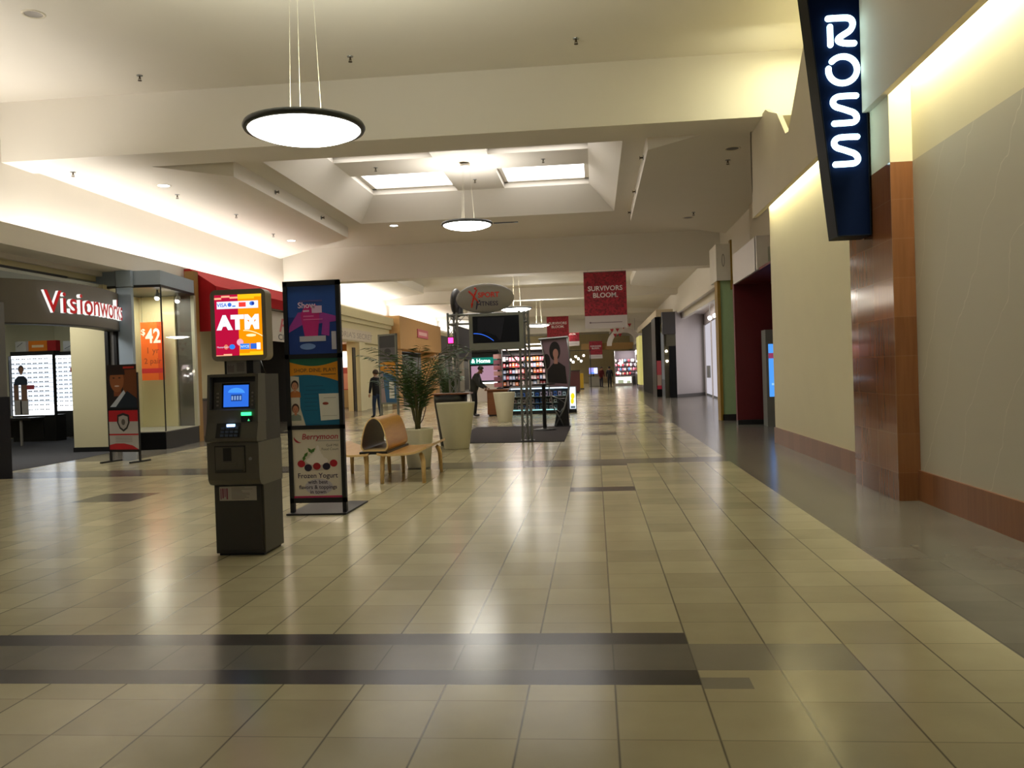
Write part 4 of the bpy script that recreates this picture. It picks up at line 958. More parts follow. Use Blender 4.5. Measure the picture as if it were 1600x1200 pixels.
one(M_BLACK).box(-.9, .75, .5, .6, 0, 2.7).build('back_panel', t); one(lit('b890a4', .75)).box(-.8, .65, .46, .5, 1.15, 1.95).build('pink_panel', t)
m = one(lit('1c7a68', .9)).box(-.8, .7, .2, .5, 2.05, 2.4); m.m(lit('dafff0', 2.4)).text('& Home', .3, -.74, .19, 2.12, 'LEFT', bold=.006); m.build('header_sign', t)
one(M_WHITE).box(-.8, .7, 0, .45, 0, .95).build('counter', t); one(lit('ffffff', 3.)).box(-.2, .65, -.01, .1, .98, 1.05).build('light_strip', t)
one(M_BLACK).box(-.9, .75, .1, .6, 2.7, 2.95).build('roof', t)

# ================================================================== HANGING BANNERS
def banner(x, y, ztop, w, label, s=1., full=True):
    hgt = w * 1.33
    t = thing('hanging_banner', label, 'banner', (x, y, ztop), 0, 'red hanging banners')
    p = one(glitter('red petals', '6e0a1c', 'b01c30')).box(-w / 2, w / 2, 0, .012, -w * 1.03, 0)
    p.m(ink('e8dcdc')); p.text('SURVIVORS', w * .16, 0, -.006, -w * .44, bold=w * .003); p.text('BLOOM.', w * .16, 0, -.006, -w * .6, bold=w * .003); p.build('red_cloth', t)
    q = one(ink('c9c0bd')).box(-w / 2, w / 2, 0, .012, -hgt, -w * 1.03); q.m(ink('6a5560')).rect(-w * .36, w * .38, -w * 1.2, -w * 1.185, -.002).disc(-w * .37, -w * 1.19, w * .02, w * .02, -.002); q.build('white_strip', t)
    one(M_STEEL).cyl((-w / 2, .006, .01), (w / 2, .006, .01), .014, n=8).build('rod', t)
    for sx in (-.4, .4): one(M_STEEL).cyl((w * sx, .006, .01), (w * sx, .006, s), .004, n=5).build('wire', t)
banner(.45, 30.75, 4.98, 1.5, 'largest red SURVIVORS BLOOM banner hanging in front of the beam', .1)
banner(-2.6, 63.0, 5.66, 1.6, 'middle red banner hanging behind a far pendant lamp', .45)
banner(-2.0, 78.5, 5.6, 1.35, 'dark red banner overlapping behind the middle one', .5)
banner(.17, 99.0, 4.85, 1.5, 'smallest red banner far down the hall above grey counter', 1.25)

# ================================================================== LEFT: EYEWEAR SHOP
def eyewear_shop():
    # shell
    mb = one(M_STORE); mb.box(-18, -17.8, 11, 27.2, 0, 3.9).box(-18, -12, 27, 27.2, 0, 3.9); mb.box(-12.05, -11.2, 18.85, 19.1, 0, 3.85); mb.box(-11.9, -11.75, 19.1, 27, 0, 3.9)
    struct('wall_eyewear_shop', mb, 'cream walls inside the eyewear shop', 'wall')
    struct('trim_1', one(M_BLACK).box(-12.06, -11.2, 18.82, 18.85, 0, .11).box(-17.8, -12, 26.95, 27, 0, .12), 'black skirting inside the eyewear shop', 'skirting')
    struct('ceiling_eyewear_shop', one(mat('shop ceiling', 'c8ccc4', .7)).box(-18, -11.3, 11, 27.2, 3.8, 3.86), 'pale ceiling of the eyewear shop', 'ceiling')
    struct('wall_shop_header', one(M_STORE).box(-11.6, -11.4, -6, 18.9, 3.93, 4.5), 'beige header wall above the eyewear shop entrance', 'wall')
    struct('trim_2', one(M_BLACK).box(-11.62, -11.38, -6, 17.8, 3.86, 3.93), 'black trim line above the shop entrance', 'trim')
    # black and grey gate pillar at the left picture edge
    t = thing('gate_pillar', 'dark pillar at the left edge, grey above and black below', 'pillar', (-10.3, 13.65, 0))
    one(M_BLKGL).box(-.6, .27, -.3, .25, 0, 1.38).build('black_base', t); one(mat('grey pillar', '5c5a57', .6)).box(-.58, .25, -.28, .23, 1.38, 3.0).build('grey_shaft', t)
    # bowed sign board with raised letters
    t = thing('shop_sign', 'bowed grey sign board with raised red and white Visionworks lettering', 'shop sign', (0, 0, 0))
    path = [(-12.6, 14.2), (-11.9, 14.65), (-11.25, 15.15), (-10.75, 15.75), (-10.5, 16.4), (-10.46, 17.1), (-10.56, 17.8), (-10.7, 18.4), (-10.84, 18.84)]
    def sm(p):
        for _ in range(3): p = [p[0]] + [q for a, b in zip(p, p[1:]) for q in ((a[0] * .75 + b[0] * .25, a[1] * .75 + b[1] * .25), (a[0] * .25 + b[0] * .75, a[1] * .25 + b[1] * .75))] + [p[-1]]
        return p
    path = sm(path); cum = [0]
    for a, b in zip(path, path[1:]): cum.append(cum[-1] + math.dist(a, b))
    inner = [(x - .3, y + .02) for x, y in path]
    one(M_SIGNG).prism(path + inner[::-1], 'z', 2.78, 3.62).build('sign_board', t)
    one(mat('sign soffit edge', '2c2a28', .5)).prism([(x + .01, y) for x, y in path] + inner[::-1], 'z', 2.755, 2.78).build('lower_edge', t)
    def at(s):
        s = max(0, min(cum[-1] - 1e-4, s))
        for i in range(len(cum) - 1):
            if cum[i + 1] >= s:
                u = (s - cum[i]) / (cum[i + 1] - cum[i]); a, b = path[i], path[i + 1]; d = VV((b[0] - a[0], b[1] - a[1], 0)).normalized()
                return VV((a[0] + (b[0] - a[0]) * u, a[1] + (b[1] - a[1]) * u, 0)), d
    m = one(mat('letter red', 'c4121a', .4, emit='c4121a', estr=.25)); white = glow('letter return glow', (.95, .95, .9), .85); m.m(white); side = m.mats.index(white); m.m(m.mats[0])
    s0 = 2.56
    s1 = cum[-1] - .02
    wd = {'V': .62, 'i': .28, 's': .5, 'o': .56, 'n': .54, 'w': .76, 'r': .38, 'k': .52}; word = 'Visionworks'; tot = sum(wd[c] for c in word); k = (s1 - s0) / tot; s = s0
    for c in word:
        mid = s + wd[c] * k / 2; p, d = at(mid); n = VV((d.y, -d.x, 0))
        m.mi = 0
        m.text(c, .62, 0, 0, 0, bold=.006, extrude=.04, sx=.98, side=side, tf=lambda q, p=p, d=d, n=n: p + d * q.x + n * (.05 + q.z) + VV((0, 0, 3.0 + q.y)))
        s += wd[c] * k
    m.build('lettering', t)
    # displays
    def display(loc, w, z0, z1, label, faces):
        t = thing('eyewear_display', label, 'display', loc, 0, 'lit eyewear displays')
        one(mat('display black', '141414', .4)).box(0, w, .05, .35, z1, z1 + .12).build('head_box', t); one(mat('display black', '141414', .4)).box(0, w, .05, .5, 0, z0).build('base_cabinet', t)
        m = one(lit('dfe9f4', 1.25)).rect(0.02, w - .02, z0, z1, .06)
        m.m(lit('f4faff', 2.2)).rect(.02, w - .02, z0, z0 + .3, .055).rect(.02, w - .02, z1 - .12, z1, .055); m.build('lit_back', t)
        sh = one(mat('display shelf', 'aeb4b8', .4))
        n = int((z1 - z0) / .13)
        for k in range(1, n): sh.box(.03, w - .03, .0, .05, z0 + k * (z1 - z0) / n, z0 + k * (z1 - z0) / n + .008)
        sh.build('shelf', t)['kind'] = 'stuff'
        gl = one(mat('spectacles', '8e949c', .3))
        for k in range(1, n):
            for i in range(int(w / .17)):
                x = .09 + i * .17; z = z0 + k * (z1 - z0) / n + .03
                gl.box(x - .055, x - .008, -.01, 0, z - .012, z + .016); gl.box(x + .008, x + .055, -.01, 0, z - .012, z + .016); gl.box(x - .008, x + .008, -.008, -.003, z + .004, z + .01)
        gl.build('spectacles', t)['kind'] = 'stuff'
        for x in (-.02, w): one(M_BLACK).box(x, x + .02, -.02, .1, z0, z1).build('upright', t)
        return t
    display((-16.56, 23, 0), 1.31, .75, 2.45, 'brightly lit eyewear display with a picture of a man, left one', 1)
    display((-16.6, 25, 0), 1.5, .8, 2.5, 'brightly lit eyewear display behind, beside the cream column', 0)
    t = thing('portrait_poster', 'cut-out picture of a man in dark jacket in front of lit display', 'poster', (-16.15, 22.85, .77))
    p = one(ink('b8b4b0')).box(-.2, .22, .0, .012, 0, .45); p.m(ink('8a6a58')).rect(-.2, -.05, .42, .9, -.002).rect(.02, .2, .4, .95, -.001)
    p.m(ink('2c3a4e')).flat([(-.18, .85), (.22, .85), (.22, 1.0), (.12, 1.1), (-.05, 1.1), (-.16, 1.0)], -.003); face(p, .04, 1.28, .1, -.004, 'a87a60', '2a2220'); p.m(ink('c8505a')).rect(.2, .42, .72, .84, -.004)
    p.build('print', t); one(M_STEEL).box(-.02, .02, 0, .02, 0, .4).build('stay', t)
    tag(one(ink('c8505a')).box(-16.0, -15.75, 24.97, 24.985, 1.98, 2.12).build('price_card'), 'small red card on the right lit display', 'card')
    for x, y, w, hx, lb in ((-16.5, 23.2, .32, 'c9c9c4', 'white picture box atop the left lit display'), (-16.1, 23.2, .56, 'e8821e', 'orange box atop the left lit display'), (-15.53, 23.2, .26, 'a31820', 'dark red box atop the left lit display'), (-16.35, 25.2, .42, 'd2d2cc', 'white picture box atop the right lit display')):
        m = one(ink(hx)).box(x, x + w, y, y + .2, 2.57 if y < 24 else 2.62, 2.87 if y < 24 else 2.95)
        if hx[0] in 'cd' and hx != 'c8': m.m(ink('55585c')).flat([(x + .05, 2.7), (x + w - .1, 2.82), (x + w - .1, 2.84), (x + .05, 2.72)], y - .002)
        if hx == 'e8821e': m.m(ink('f6dcb0')).rect(x + .1, x + w - .1, 2.68, 2.75, y - .002)
        tag(m.build('display_box'), lb, 'box', 'boxes atop the eyewear displays')
    t = thing('fitting_table', 'black fitting table with pale legs in front of the lit display', 'table', (-15.7, 21.6, 0))
    one(M_BLACK).box(-.9, .9, -.3, .3, .68, .74).build('table_top', t)
    for x in (-.2, .06, .55): one(mat('pale leg', '8e8a80', .4)).box(x, x + .05, -.25, -.2, 0, .68).build('leg', t)
    one(M_BLACK).box(-.9, .9, .2, .25, .2, .68).build('modesty_panel', t)
    # door post and pilaster
    struct('trim_3', one(M_BLACK).box(-11.2, -11.12, 18.82, 18.95, 0, 2.8).box(-11.0, -10.93, 18.85, 18.95, 0, 2.8), 'black door frame posts beside the blue grey pilaster', 'door frame')
    struct('wall_door_panel', one(mat('grey door panel', '6f6d6a', .5)).box(-11.12, -11.0, 18.9, 18.95, 0, 2.8), 'grey panel between the door posts', 'panel')
    t = thing('pilaster', 'blue grey pilaster between the entrance sign and the bay window', 'pilaster', (-10.72, 18.93, 0))
    one(M_BLUEG).box(-.17, .17, -.06, .05, 0, 3.76).build('shaft', t); one(M_BLUEG).box(-.18, .18, -.07, .05, 3.78, 4.15).build('head_panel', t); one(M_BLACK).box(-.2, -.17, -.05, .05, 0, 4.15).build('edge_strip', t)
    # bay window
    A, B, C = (-10.56, 19.0), (-9.94, 19.08), (-10.2, 21.3)
    t = thing('bay_window', 'glazed bay window with blue grey header and black base', 'bay window', (0, 0, 0))
    back = [(-11.7, 21.35), (-11.7, 19.0)]
    one(M_BLKGL).prism([A, B, C] + back, 'z', 0, .4).build('base', t)
    one(mat('bay floor', '8f8c80', .6)).prism([A, B, C] + back, 'z', .4, .42).build('floor_board', t)
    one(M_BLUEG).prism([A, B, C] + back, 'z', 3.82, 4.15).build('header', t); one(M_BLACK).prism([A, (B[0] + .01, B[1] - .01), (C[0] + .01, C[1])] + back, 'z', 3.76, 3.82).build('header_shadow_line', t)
    g = one(M_GLASS)
    for p, q in ((A, B), (B, C)): g.poly([(*p, .42), (*q, .42), (*q, 3.76), (*p, 3.76)])
    g.build('glass', t)
    one(M_BLACK).cyl((*B, .42), (*B, 3.76), .016, n=6).build('glass_seam', t); one(mat('bay end post', 'a8a492', .5)).box(C[0] - .06, C[0] + .03, 21.2, 21.3, .42, 3.76).build('end_post', t)
    b = one(M_STORE).box(-11.75, -10.7, 21.2, 21.3, .42, 3.9); b.box(-11.75, -11.65, 19.1, 21.3, .42, 3.9); b.build('backing', t)
    one(mat('painted gap shade', '4a4a44', .4)).box(-10.66, -10.24, 21.25, 21.3, .42, 3.76).build('gap_shade_sheet', t)  # dark sheet painted in for the gap to the dark store behind
    t = thing('price_poster', 'orange poster reading $42 hanging inside the bay window', 'poster', (-11.11, 20.8, 1.62))
    p = one(ink('e8641a', .5)).box(-.3, .3, 0, .01, 0, 1.47); p.m(ink('d9480f')).rect(.14, .3, 0, 1.47, -.002)
    p.m(ink('f4ece0')).text('42', .5, .03, -.004, .95, bold=.012, sx=.8).text('$', .22, -.23, -.004, 1.15, bold=.004)
    p.m(ink('8c3a1a')).text('1 yr', .22, .0, -.004, .68); p.text('2 pair', .2, 0, -.004, .42); p.m(ink('c4202c')).rect(-.3, .3, .18, .3, -.004); p.build('print', t)
    one(M_BLACK).cyl((-.25, 0, 1.47), (-.25, 0, 2.15), .004, n=4).cyl((.25, 0, 1.47), (.25, 0, 2.15), .004, n=4).build('hanging_wire', t)
    for x, y, l in ((-10.35, 19.7, 'spot lamp under the bay window header, nearer one'), (-10.3, 20.6, 'spot lamp under the bay window header, farther brighter one')):
        t = thing('spot_lamp', l, 'lamp', (x, y, 3.76), 0, 'bay window spot lamps')
        one(M_STEEL).cyl((0, 0, 0), (0, 0, -.1), .02, n=8).build('stem', t); one(mat('spot shell', 'b0aca4', .4)).cyl((0, .03, -.08), (.02, -.06, -.2), .05, .07, n=14).build('shade', t); one(W_WHT).ball((.02, -.06, -.2), .05, seg=10).build('bulb', t)
    area('bay_lamp', (-10.9, 20.2, 3.7), (.6, 1.2), 40, (1, .96, .8)); area('shop_lamp', (-14.5, 20, 3.8), (4, 8), 230, (1, .97, .86)); area('shop_front_lamp', (-12.2, 16.8, 3.78), (1, 3), 80, (1, .97, .9))
    for i, (x, y) in enumerate(((-12.4, 16.2), (-14.5, 21.5))):
        tag(one(W_DOWN).cyl((x, y, 3.79), (x, y, 3.8), .1, n=18).build('shop_downlight'), ['round light in eyewear shop ceiling just above the sign board', 'round light deeper in the eyewear shop ceiling'][i], 'ceiling light')
eyewear_shop()
def easel_poster():
    t = thing('poster_easel', 'black floor stand with a portrait poster above a red and white shield poster', 'poster stand', (-9.25, 16.12, 0), -.2)
    f_ = one(M_BLACK)
    for x in (-.36, .33): f_.box(x, x + .03, -.02, .02, .0, 1.76)
    for z in (1.02, .2): f_.box(-.36, .36, -.02, .02, z, z + .05)
    f_.build('frame', t)
    for x in (-.345, .345): one(M_BLACK).box(x - .02, x + .02, -.28, .28, 0, .03).build('foot', t)
    p = one(ink('7a4420', .3)).box(-.345, .345, -.022, -.012, 1.07, 1.92)
    p.m(ink('241a18')).rect(-.345, .02, 1.07, 1.92, -.0235).rect(.0, .345, 1.82, 1.92, -.0235)
    p.m(ink('a0603a')).disc(-.12, 1.62, .17, .24, -.025); p.m(ink('2c1c16')).flat([(-.3, 1.72), (.08, 1.72), (.06, 1.86), (-.1, 1.9), (-.28, 1.86)], -.0255)
    p.m(ink('8a4c2e')).rect(-.2, -.02, 1.3, 1.5, -.0245)
    p.m(ink('1c2632')).flat([(-.345, 1.07), (.345, 1.07), (.345, 1.25), (.12, 1.4), (-.05, 1.25), (-.25, 1.1)], -.026); p.m(ink('c4ccd8')).flat([(-.3, 1.09), (-.16, 1.09), (.08, 1.36), (.04, 1.42)], -.0265)
    p.m(ink('2c1814')).disc(-.19, 1.66, .03, .012, -.027, 8).disc(-.05, 1.66, .03, .012, -.027, 8); p.m(ink('d8c4b8')).disc(-.12, 1.5, .06, .015, -.027, 10)
    p.m(ink('c0342a')).rect(.04, .3, 1.84, 1.88, -.027); p.build('portrait_poster', t)
    p = one(ink('bcb8b6', .3)).box(-.345, .345, -.022, -.012, .25, 1.02); p.m(ink('b81c26')).rect(-.345, .345, .8, 1.02, -.0235).rect(-.345, .345, .53, .56, -.0235).flat([(-.345, .25), (.345, .25), (.2, .33), (0, .37), (-.2, .37), (-.345, .34)], -.0235)
    sh = [(-.14, .93), (0, .97), (.14, .93), (.15, .78), (.09, .66), (0, .6), (-.09, .66), (-.15, .78)]
    p.m(ink('2a2626')).flat(sh, -.0245); p.m(ink('a8a29e')).flat([(x * .76, .78 + (z - .78) * .76) for x, z in sh], -.0255); p.m(ink('5a5450')).disc(0, .79, .045, .06, -.026); p.m(ink('77706c'))
    for k in range(4): p.rect(-.2, .2, .4 + .03 * k, .407 + .03 * k, -.0245)
    p.build('shield_poster', t)
easel_poster()

# ================================================================== LEFT: RED AWNING SHOP, COLUMNED SHOP, TAN SHOP
struct('wall_tan_post', one(M_TANP).box(-10.45, -10.2, 21.32, 21.55, 0, 4.4), 'tan post between bay window and red awning', 'post')
def awning():
    t = thing('awning', 'red canvas awning over the shop behind the cash machine', 'awning', (0, 0, 0))
    y0, y1 = 21.6, 30.3
    m = one(M_AWN)
    for y in (y0, y1):
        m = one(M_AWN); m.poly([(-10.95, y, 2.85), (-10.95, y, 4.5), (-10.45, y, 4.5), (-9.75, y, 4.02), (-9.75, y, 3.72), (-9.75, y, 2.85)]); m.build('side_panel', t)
    m = one(M_AWN_LIT); m.faces([(-10.45, y0, 4.5), (-10.45, y1, 4.5), (-9.75, y1, 4.02), (-9.75, y0, 4.02)], [(0, 1, 2, 3)]); m.build('slope', t)
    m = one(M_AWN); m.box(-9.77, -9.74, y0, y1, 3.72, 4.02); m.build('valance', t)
    s = one(M_STEEL)
    for y in (y0 + .05, (y0 + y1) / 2, y1 - .05): s.cyl((-10.9, y, 4.0), (-9.8, y, 4.0), .02, n=6)
    s.build('support', t)
    b = thing('shop_board', 'white shop board with red script and black small lettering under the awning', 'shop sign', (-9.98, 26.6, 2.75))
    one(mat('board white', 'b8b0a0', .5)).box(-.03, .0, -2.0, 2.0, 0, .95).build('board', b)
    m = one(ink('b03034')); m.text('Red', .62, 0, 0, 0, bold=.006, shear=.25, sx=2.2, tf=lambda q: VV((.004, 1.05 + q.x, .32 + q.y)))
    m.m(ink('1a1614')).text('Cleaners', .26, 0, 0, 0, bold=.004, sx=2.1, tf=lambda q: VV((.004, .9 + q.x, .06 + q.y))); m.build('lettering', b)
awning()
struct('wall_red_shop', one(mat('dark shop interior', '2e2b28', .7)).box(-13.5, -13.4, 21.4, 31, 0, 4.2).box(-13.5, -10.6, 21.4, 21.5, 0, 4.2).box(-13.5, -10.6, 30.9, 31, 0, 4.2).box(-13.5, -10.6, 21.4, 31, 4.1, 4.2), 'dark interior of the red awning shop', 'wall')
def red_shop_items():
    t = thing('shop_counter', 'dim counter inside the red awning shop', 'counter', (-11.4, 25.5, 0)); one(mat('counter brown', '5a4434', .5)).box(-.3, .3, -3, 3, 0, 1.0).build('body', t); one(M_BLACK).box(-.34, .34, -3.05, 3.05, 1.0, 1.05).build('counter_top', t)
    for i, (y, z, l) in enumerate(((27.4, 2.45, 'upper warm lamp inside the red awning shop'), (28.3, 2.15, 'lower bright lamp inside the red awning shop'), (22.6, 1.6, 'faint pinkish lamp near the tan post'))):
        t = thing('shop_lamp', l, 'lamp', (-11.6, y, z), 0, 'lamps in the red awning shop'); one(M_BLACK).cyl((0, 0, .06), (0, 0, 4.1 - z), .008, n=5).build('cord', t)
        one(W_BULB if i < 2 else lit('c89a94', 1.)).ball((0, 0, 0), .06, seg=10).build('bulb', t)
red_shop_items()
def columned_shop():
    mb = one(M_STORE)
    mb.box(-11.3, -10.75, 31.0, 44.7, 3.15, 4.0); mb.box(-11.3, -10.62, 31.0, 44.7, 4.0, 4.2); mb.box(-11.3, -10.5, 31.0, 44.7, 4.2, 4.58)
    for y in (31.2, 38.6, 43.6): mb.box(-11.3, -10.7, y, y + 1.0, 0, 3.15)
    mb.box(-11.3, -10.9, 39.6, 43.6, 0, 3.15)
    struct('wall_columned_shop', mb, 'cream classical shop front with cornice and pilasters', 'shop front')
    b = thing('shop_name_panel', 'pale name panel with worn lettering on the cream columned shop front', 'shop sign', (-10.74, 36.2, 3.2))
    one(mat('name panel', 'c4baa8', .6)).box(-.008, .03, -4.4, 4.6, 0, .5).build('panel', b); m = one(ink('8d8276')).text("VICTORIA'S SECRET", .34, 0, 0, 0, sx=2.4, bold=.004, tf=lambda q: VV((.035, 1.2 + q.x, .12 + q.y))); m.build('lettering', b)
    struct('wall_columned_interior', one(mat('warm shop interior', 'd8a868', .6)).box(-14.5, -14.4, 31, 45, 0, 3.4).box(-14.5, -11, 30.95, 31.1, 0, 3.4).box(-14.5, -11, 44.6, 44.7, 0, 3.4).box(-14.5, -11, 31, 45, 3.3, 3.4), 'warm lit walls inside the cream columned shop', 'wall')
    t = thing('window_lightbox', 'white glowing panel inside the columned shop doorway', 'light panel', (-13.4, 43.8, 0)); one(lit('fff2e8', 3.)).box(-.6, .6, 0, .06, 1.6, 2.9).build('lit_face', t); one(M_STORE).box(-.65, .65, .06, .2, 0, 2.95).build('body', t)
    t = thing('window_poster', 'reddish picture poster low inside the columned shop doorway', 'poster', (-12.3, 41.0, .95)); p = one(ink('8a3434')).box(-.45, .55, 0, .03, 0, 1.1); p.m(ink('b07a70')).rect(-.3, .0, .1, .9, -.002).rect(.1, .4, .05, .8, -.002); p.build('print', t); one(M_WOOD).box(-.4, -.34, .05, .1, -.95, 0).box(.4, .46, .05, .1, -.95, 0).build('leg', t)
    area('columned_lamp', (-12.6, 37, 3.2), (1.5, 6), 130, (1, .8, .52))
    struct('door_1', one(mat('door brown black', '1e1812', .5)).box(-10.92, -10.86, 38.1, 38.5, 0, 2.9), 'narrow dark door leaf beside the cream pilaster', 'door')
columned_shop()
def tan_shop():
    tan = mat('tan shop plaster', 'b8905c', .7, var=.04)
    struct('wall_tan_shop', one(tan).box(-11.3, -10.2, 44.8, 57, 3.0, 4.75).box(-11.3, -10.4, 44.8, 46, 0, 3.0).box(-11.3, -10.4, 55.5, 57, 0, 3.0).box(-13, -12.9, 46, 55.5, 0, 3.0), 'tan box fronted shop past the cream cornice', 'shop front')
    b = thing('shop_plaque', 'small pink red plaque on the tan shop front', 'shop sign', (-10.18, 50.7, 3.75)); m = one(ink('b8485c')).box(-.01, .03, -1.5, 1.6, 0, .5); m.m(ink('e0b0b4')).prism([(-1.2, .15), (1.2, .15), (1.2, .35), (-1.2, .35)], 'x', .031, .034); m.build('plaque', b)
    area('tan_lamp', (-11.8, 50.7, 2.9), (1.2, 7), 90, (1, .85, .6))
    struct('wall_left_far', one(mat('far dark front', '4c4844', .6)).box(-11.3, -10.6, 57.2, 109, 3.0, 4.3).box(-13.2, -13.1, 57, 109, 0, 3.2), 'dark header and back of far left shop fronts', 'shop front')
    for i in range(6):
        t = thing('shop_pier', ['pale pier of far left shop fronts, nearest of six', 'second pale pier of the far left shop fronts', 'third pale pier of the far left shop fronts', 'fourth pale pier of the far left shop fronts', 'fifth pale pier of the far left shop fronts', 'farthest pale pier of the far left shop fronts'][i], 'pier', (-11, 60 + 9 * i, 0), 0, 'far left shop piers'); one(mat('pale pier', '9c9484', .6)).box(-.4, .4, -.5, .5, 0, 3.0).build('shaft', t); one(M_BLACK).box(-.42, .42, -.52, .52, 0, .15).build('foot', t)
    area('left_far_lamp', (-12, 80, 2.95), (1.5, 40), 320, (1, .92, .8))
tan_shop()

# ================================================================== RIGHT SIDE SHOPS
def right_shops():
    mb = one(M_MAROON).box(3.57, 5.4, 22.3, 22.5, .1, 3.6).box(5.2, 5.4, 16.9, 22.3, .1, 3.6); struct('wall_red_recess', mb, 'deep red wall in the recess past the cream wall', 'wall')
    struct('ceiling_red_recess', one(M_MAROON).box(3.6, 5.4, 16.9, 22.4, 3.55, 3.6), 'dark red soffit of the recess', 'ceiling')
    struct('trim_4', one(M_BLACK).box(3.57, 5.4, 22.26, 22.3, 0, .12).box(3.57, 5.4, 22.3, 22.5, 0, .1), 'black skirting under the red wall', 'skirting')
    mb = one(M_WHITE).box(3.56, 3.75, 19.2, 22.3, 3.56, 4.3); mb.box(3.56, 5.4, 19.1, 19.3, 3.56, 4.3); struct('fascia_white', mb, 'white fascia above the red recess', 'fascia')
    struct('fascia_inset', one(mat('grey green inset', 'a8a898', .6)).box(3.8, 5.2, 19.08, 19.1, 3.7, 4.05), 'grey green inset on the white fascia', 'fascia panel')
    struct('wall_above_recess', one(M_FASCIA).box(4.4, 4.6, 16.9, 24.5, 4.3, 6.2), 'tan wall above the white fascia', 'wall')
    t = thing('advert_lightbox', 'upright grey box with a glowing blue poster at the right of the red recess', 'lightbox', (4.5, 21.4, 0)); one(M_SILV).box(-.36, .4, 0, .5, 0, 2.35).build('case', t)
    m = one(lit('4a8fe0', 1.1)).rect(-.3, .36, .72, 2.0, -.004); m.m(lit('8a3a5a', .9)).rect(-.3, .0, 1.65, 1.78, -.006); m.m(lit('8fc0ff', 1.)).rect(-.24, .3, 1.0, 1.05, -.006); m.build('lit_face', t)
    # green pilaster
    t = thing('green_pilaster', 'pale green pilaster with ochre edge left of the dark red wall', 'pilaster', (3.66, 24.2, 0))
    one(M_GREEN).box(-.16, .2, 0, .5, .17, 3.85).build('shaft', t); one(M_CHAR3).box(-.19, .22, -.03, .5, 0, .17).build('base', t); one(M_OCHRE).box(-.24, -.16, -.03, .5, 0.0, 3.85).build('ochre_edge', t)
    m = one(mat('white sign block', 'cfc8b8', .5)).box(-.26, .12, -.12, 1.2, 3.85, 4.85); m.build('sign_block', t); m = one(ink('8f8a7c')).disc(-.07, 4.4, .045, .18, -.122); m.m(mat('white sign block', 'cfc8b8', .5)).disc(-.07, 4.4, .022, .14, -.124); m.build('oval_mark', t)
    one(M_OCHRE).box(.12, .17, -.14, .1, 3.6, 4.95).build('ochre_post', t)
    # white recessed shop
    mb = one(M_WHITE).prism([(4.1, 44.1), (5.86, 46.7), (5.86, 47.2), (4.1, 44.7)], 'z', .15, 4.35); mb.prism([(5.86, 46.7), (5.4, 38.0), (4.9, 25.0), (6.1, 25.0), (6.1, 47.0)], 'z', 3.72, 4.35)
    mb.prism([(4.9, 25.0), (5.15, 32.0), (5.4, 32.0), (5.2, 25.0)], 'z', .15, 3.75)
    struct('wall_white_shop', mb, 'angled white walls of the bright recessed shop', 'wall'); struct('baseboard_white', one(mat('grey base', '6a655f', .5)).prism([(4.1, 44.05), (5.86, 46.65), (5.86, 47), (4.1, 44.6)], 'z', 0, .15), 'grey base of the white angled wall', 'baseboard')
    struct('ceiling_white_shop', one(M_WHITE).box(4.3, 6.6, 24.6, 47.2, 4.3, 4.36), 'pale soffit of the recessed white shop', 'ceiling')
    struct('fascia_right_far', one(M_CEIL).box(4.2, 4.32, 24.6, 44.0, 4.25, 4.62), 'long cream fascia edge above the white shop', 'fascia')
    t = thing('glass_door', 'bright white glass door with a grey handle in the recessed white shop', 'door', (0, 0, 0))
    a, b = VV((5.84, 46.3, 0)), VV((5.2, 33.0, 0)); d = (b - a).normalized(); 
    m = one(glow('door interior glow', (.95, .9, .98), .5)); m.poly([tuple(a + VV((0.02, 0, .1))), tuple(b + VV((0.02, 0, .1))), tuple(b + VV((0.02, 0, 3.68))), tuple(a + VV((0.02, 0, 3.68)))]); m.build('lit_glass', t)  # pane itself glows in place of the lit shop interior behind it
    m = one(M_WHITE); 
    for s_ in (0, 4.2, 8.4, 13.2): q = a + d * s_; m.box(q.x - .05, q.x, q.y - .05, q.y + .05, 0, 3.72)
    m.build('frame', t); q = a + d * 2.6; one(M_SILV).box(q.x - .1, q.x - .04, q.y - .5, q.y + .5, .95, 1.55).build('handle', t)
    for i, y in enumerate((36.6, 38.2)):
        t = thing('spot_lamp', ['white spot lamp in front of the glass door, nearer', 'white spot lamp in front of the glass door, farther'][i], 'lamp', (5.05, y, 3.62), 0, 'spot lamps at the white shop'); one(M_STEEL).cyl((0, 0, .05), (0, 0, .68), .012, n=6).build('stem', t); one(W_WHT).ball((0, 0, 0), .09, seg=10).build('bulb', t)
    area('white_shop_fill', (4.9, 36, 4.25), (.6, 16), 80, (1, .94, .95))  # unseen fill light added to brighten the white recess
    # black shop
    t = thing('black_shop_front', 'black shop front with dark grey upper block left of the white angled wall', 'shop front', (3.8, 43.6, 0))
    one(mat('dark grey block', '3e3c3e', .5)).box(-.38, .27, 0, .5, 3.2, 4.3).build('upper_block', t)
    one(M_BLKGL).box(-.08, .27, .1, .45, 0, 2.6).build('black_panel', t); one(mat('olive glass', '4a4630', .3)).box(-.2, .27, .1, .45, 2.6, 3.2).build('olive_panel', t)
    one(mat('dim shop glass', '3a382c', .15)).box(-.3, -.08, .3, .4, 0, 3.2).build('glass_strip', t)
    t = thing('black_column', 'tall gloss black column with a pink poster low on it', 'column', (3.36, 45.9, 0))
    one(M_BLKGL).box(-.14, .14, 0, 3, 0, 4.2).build('shaft', t)
    m = one(ink('c0505e')).rect(-.11, .12, .45, 1.9, -.02); m.m(ink('b09a90')).rect(-.11, .12, .6, 1.15, -.03); m.m(ink('c02848')).rect(-.11, .12, .4, .58, -.03); m.build('pink_poster', t)
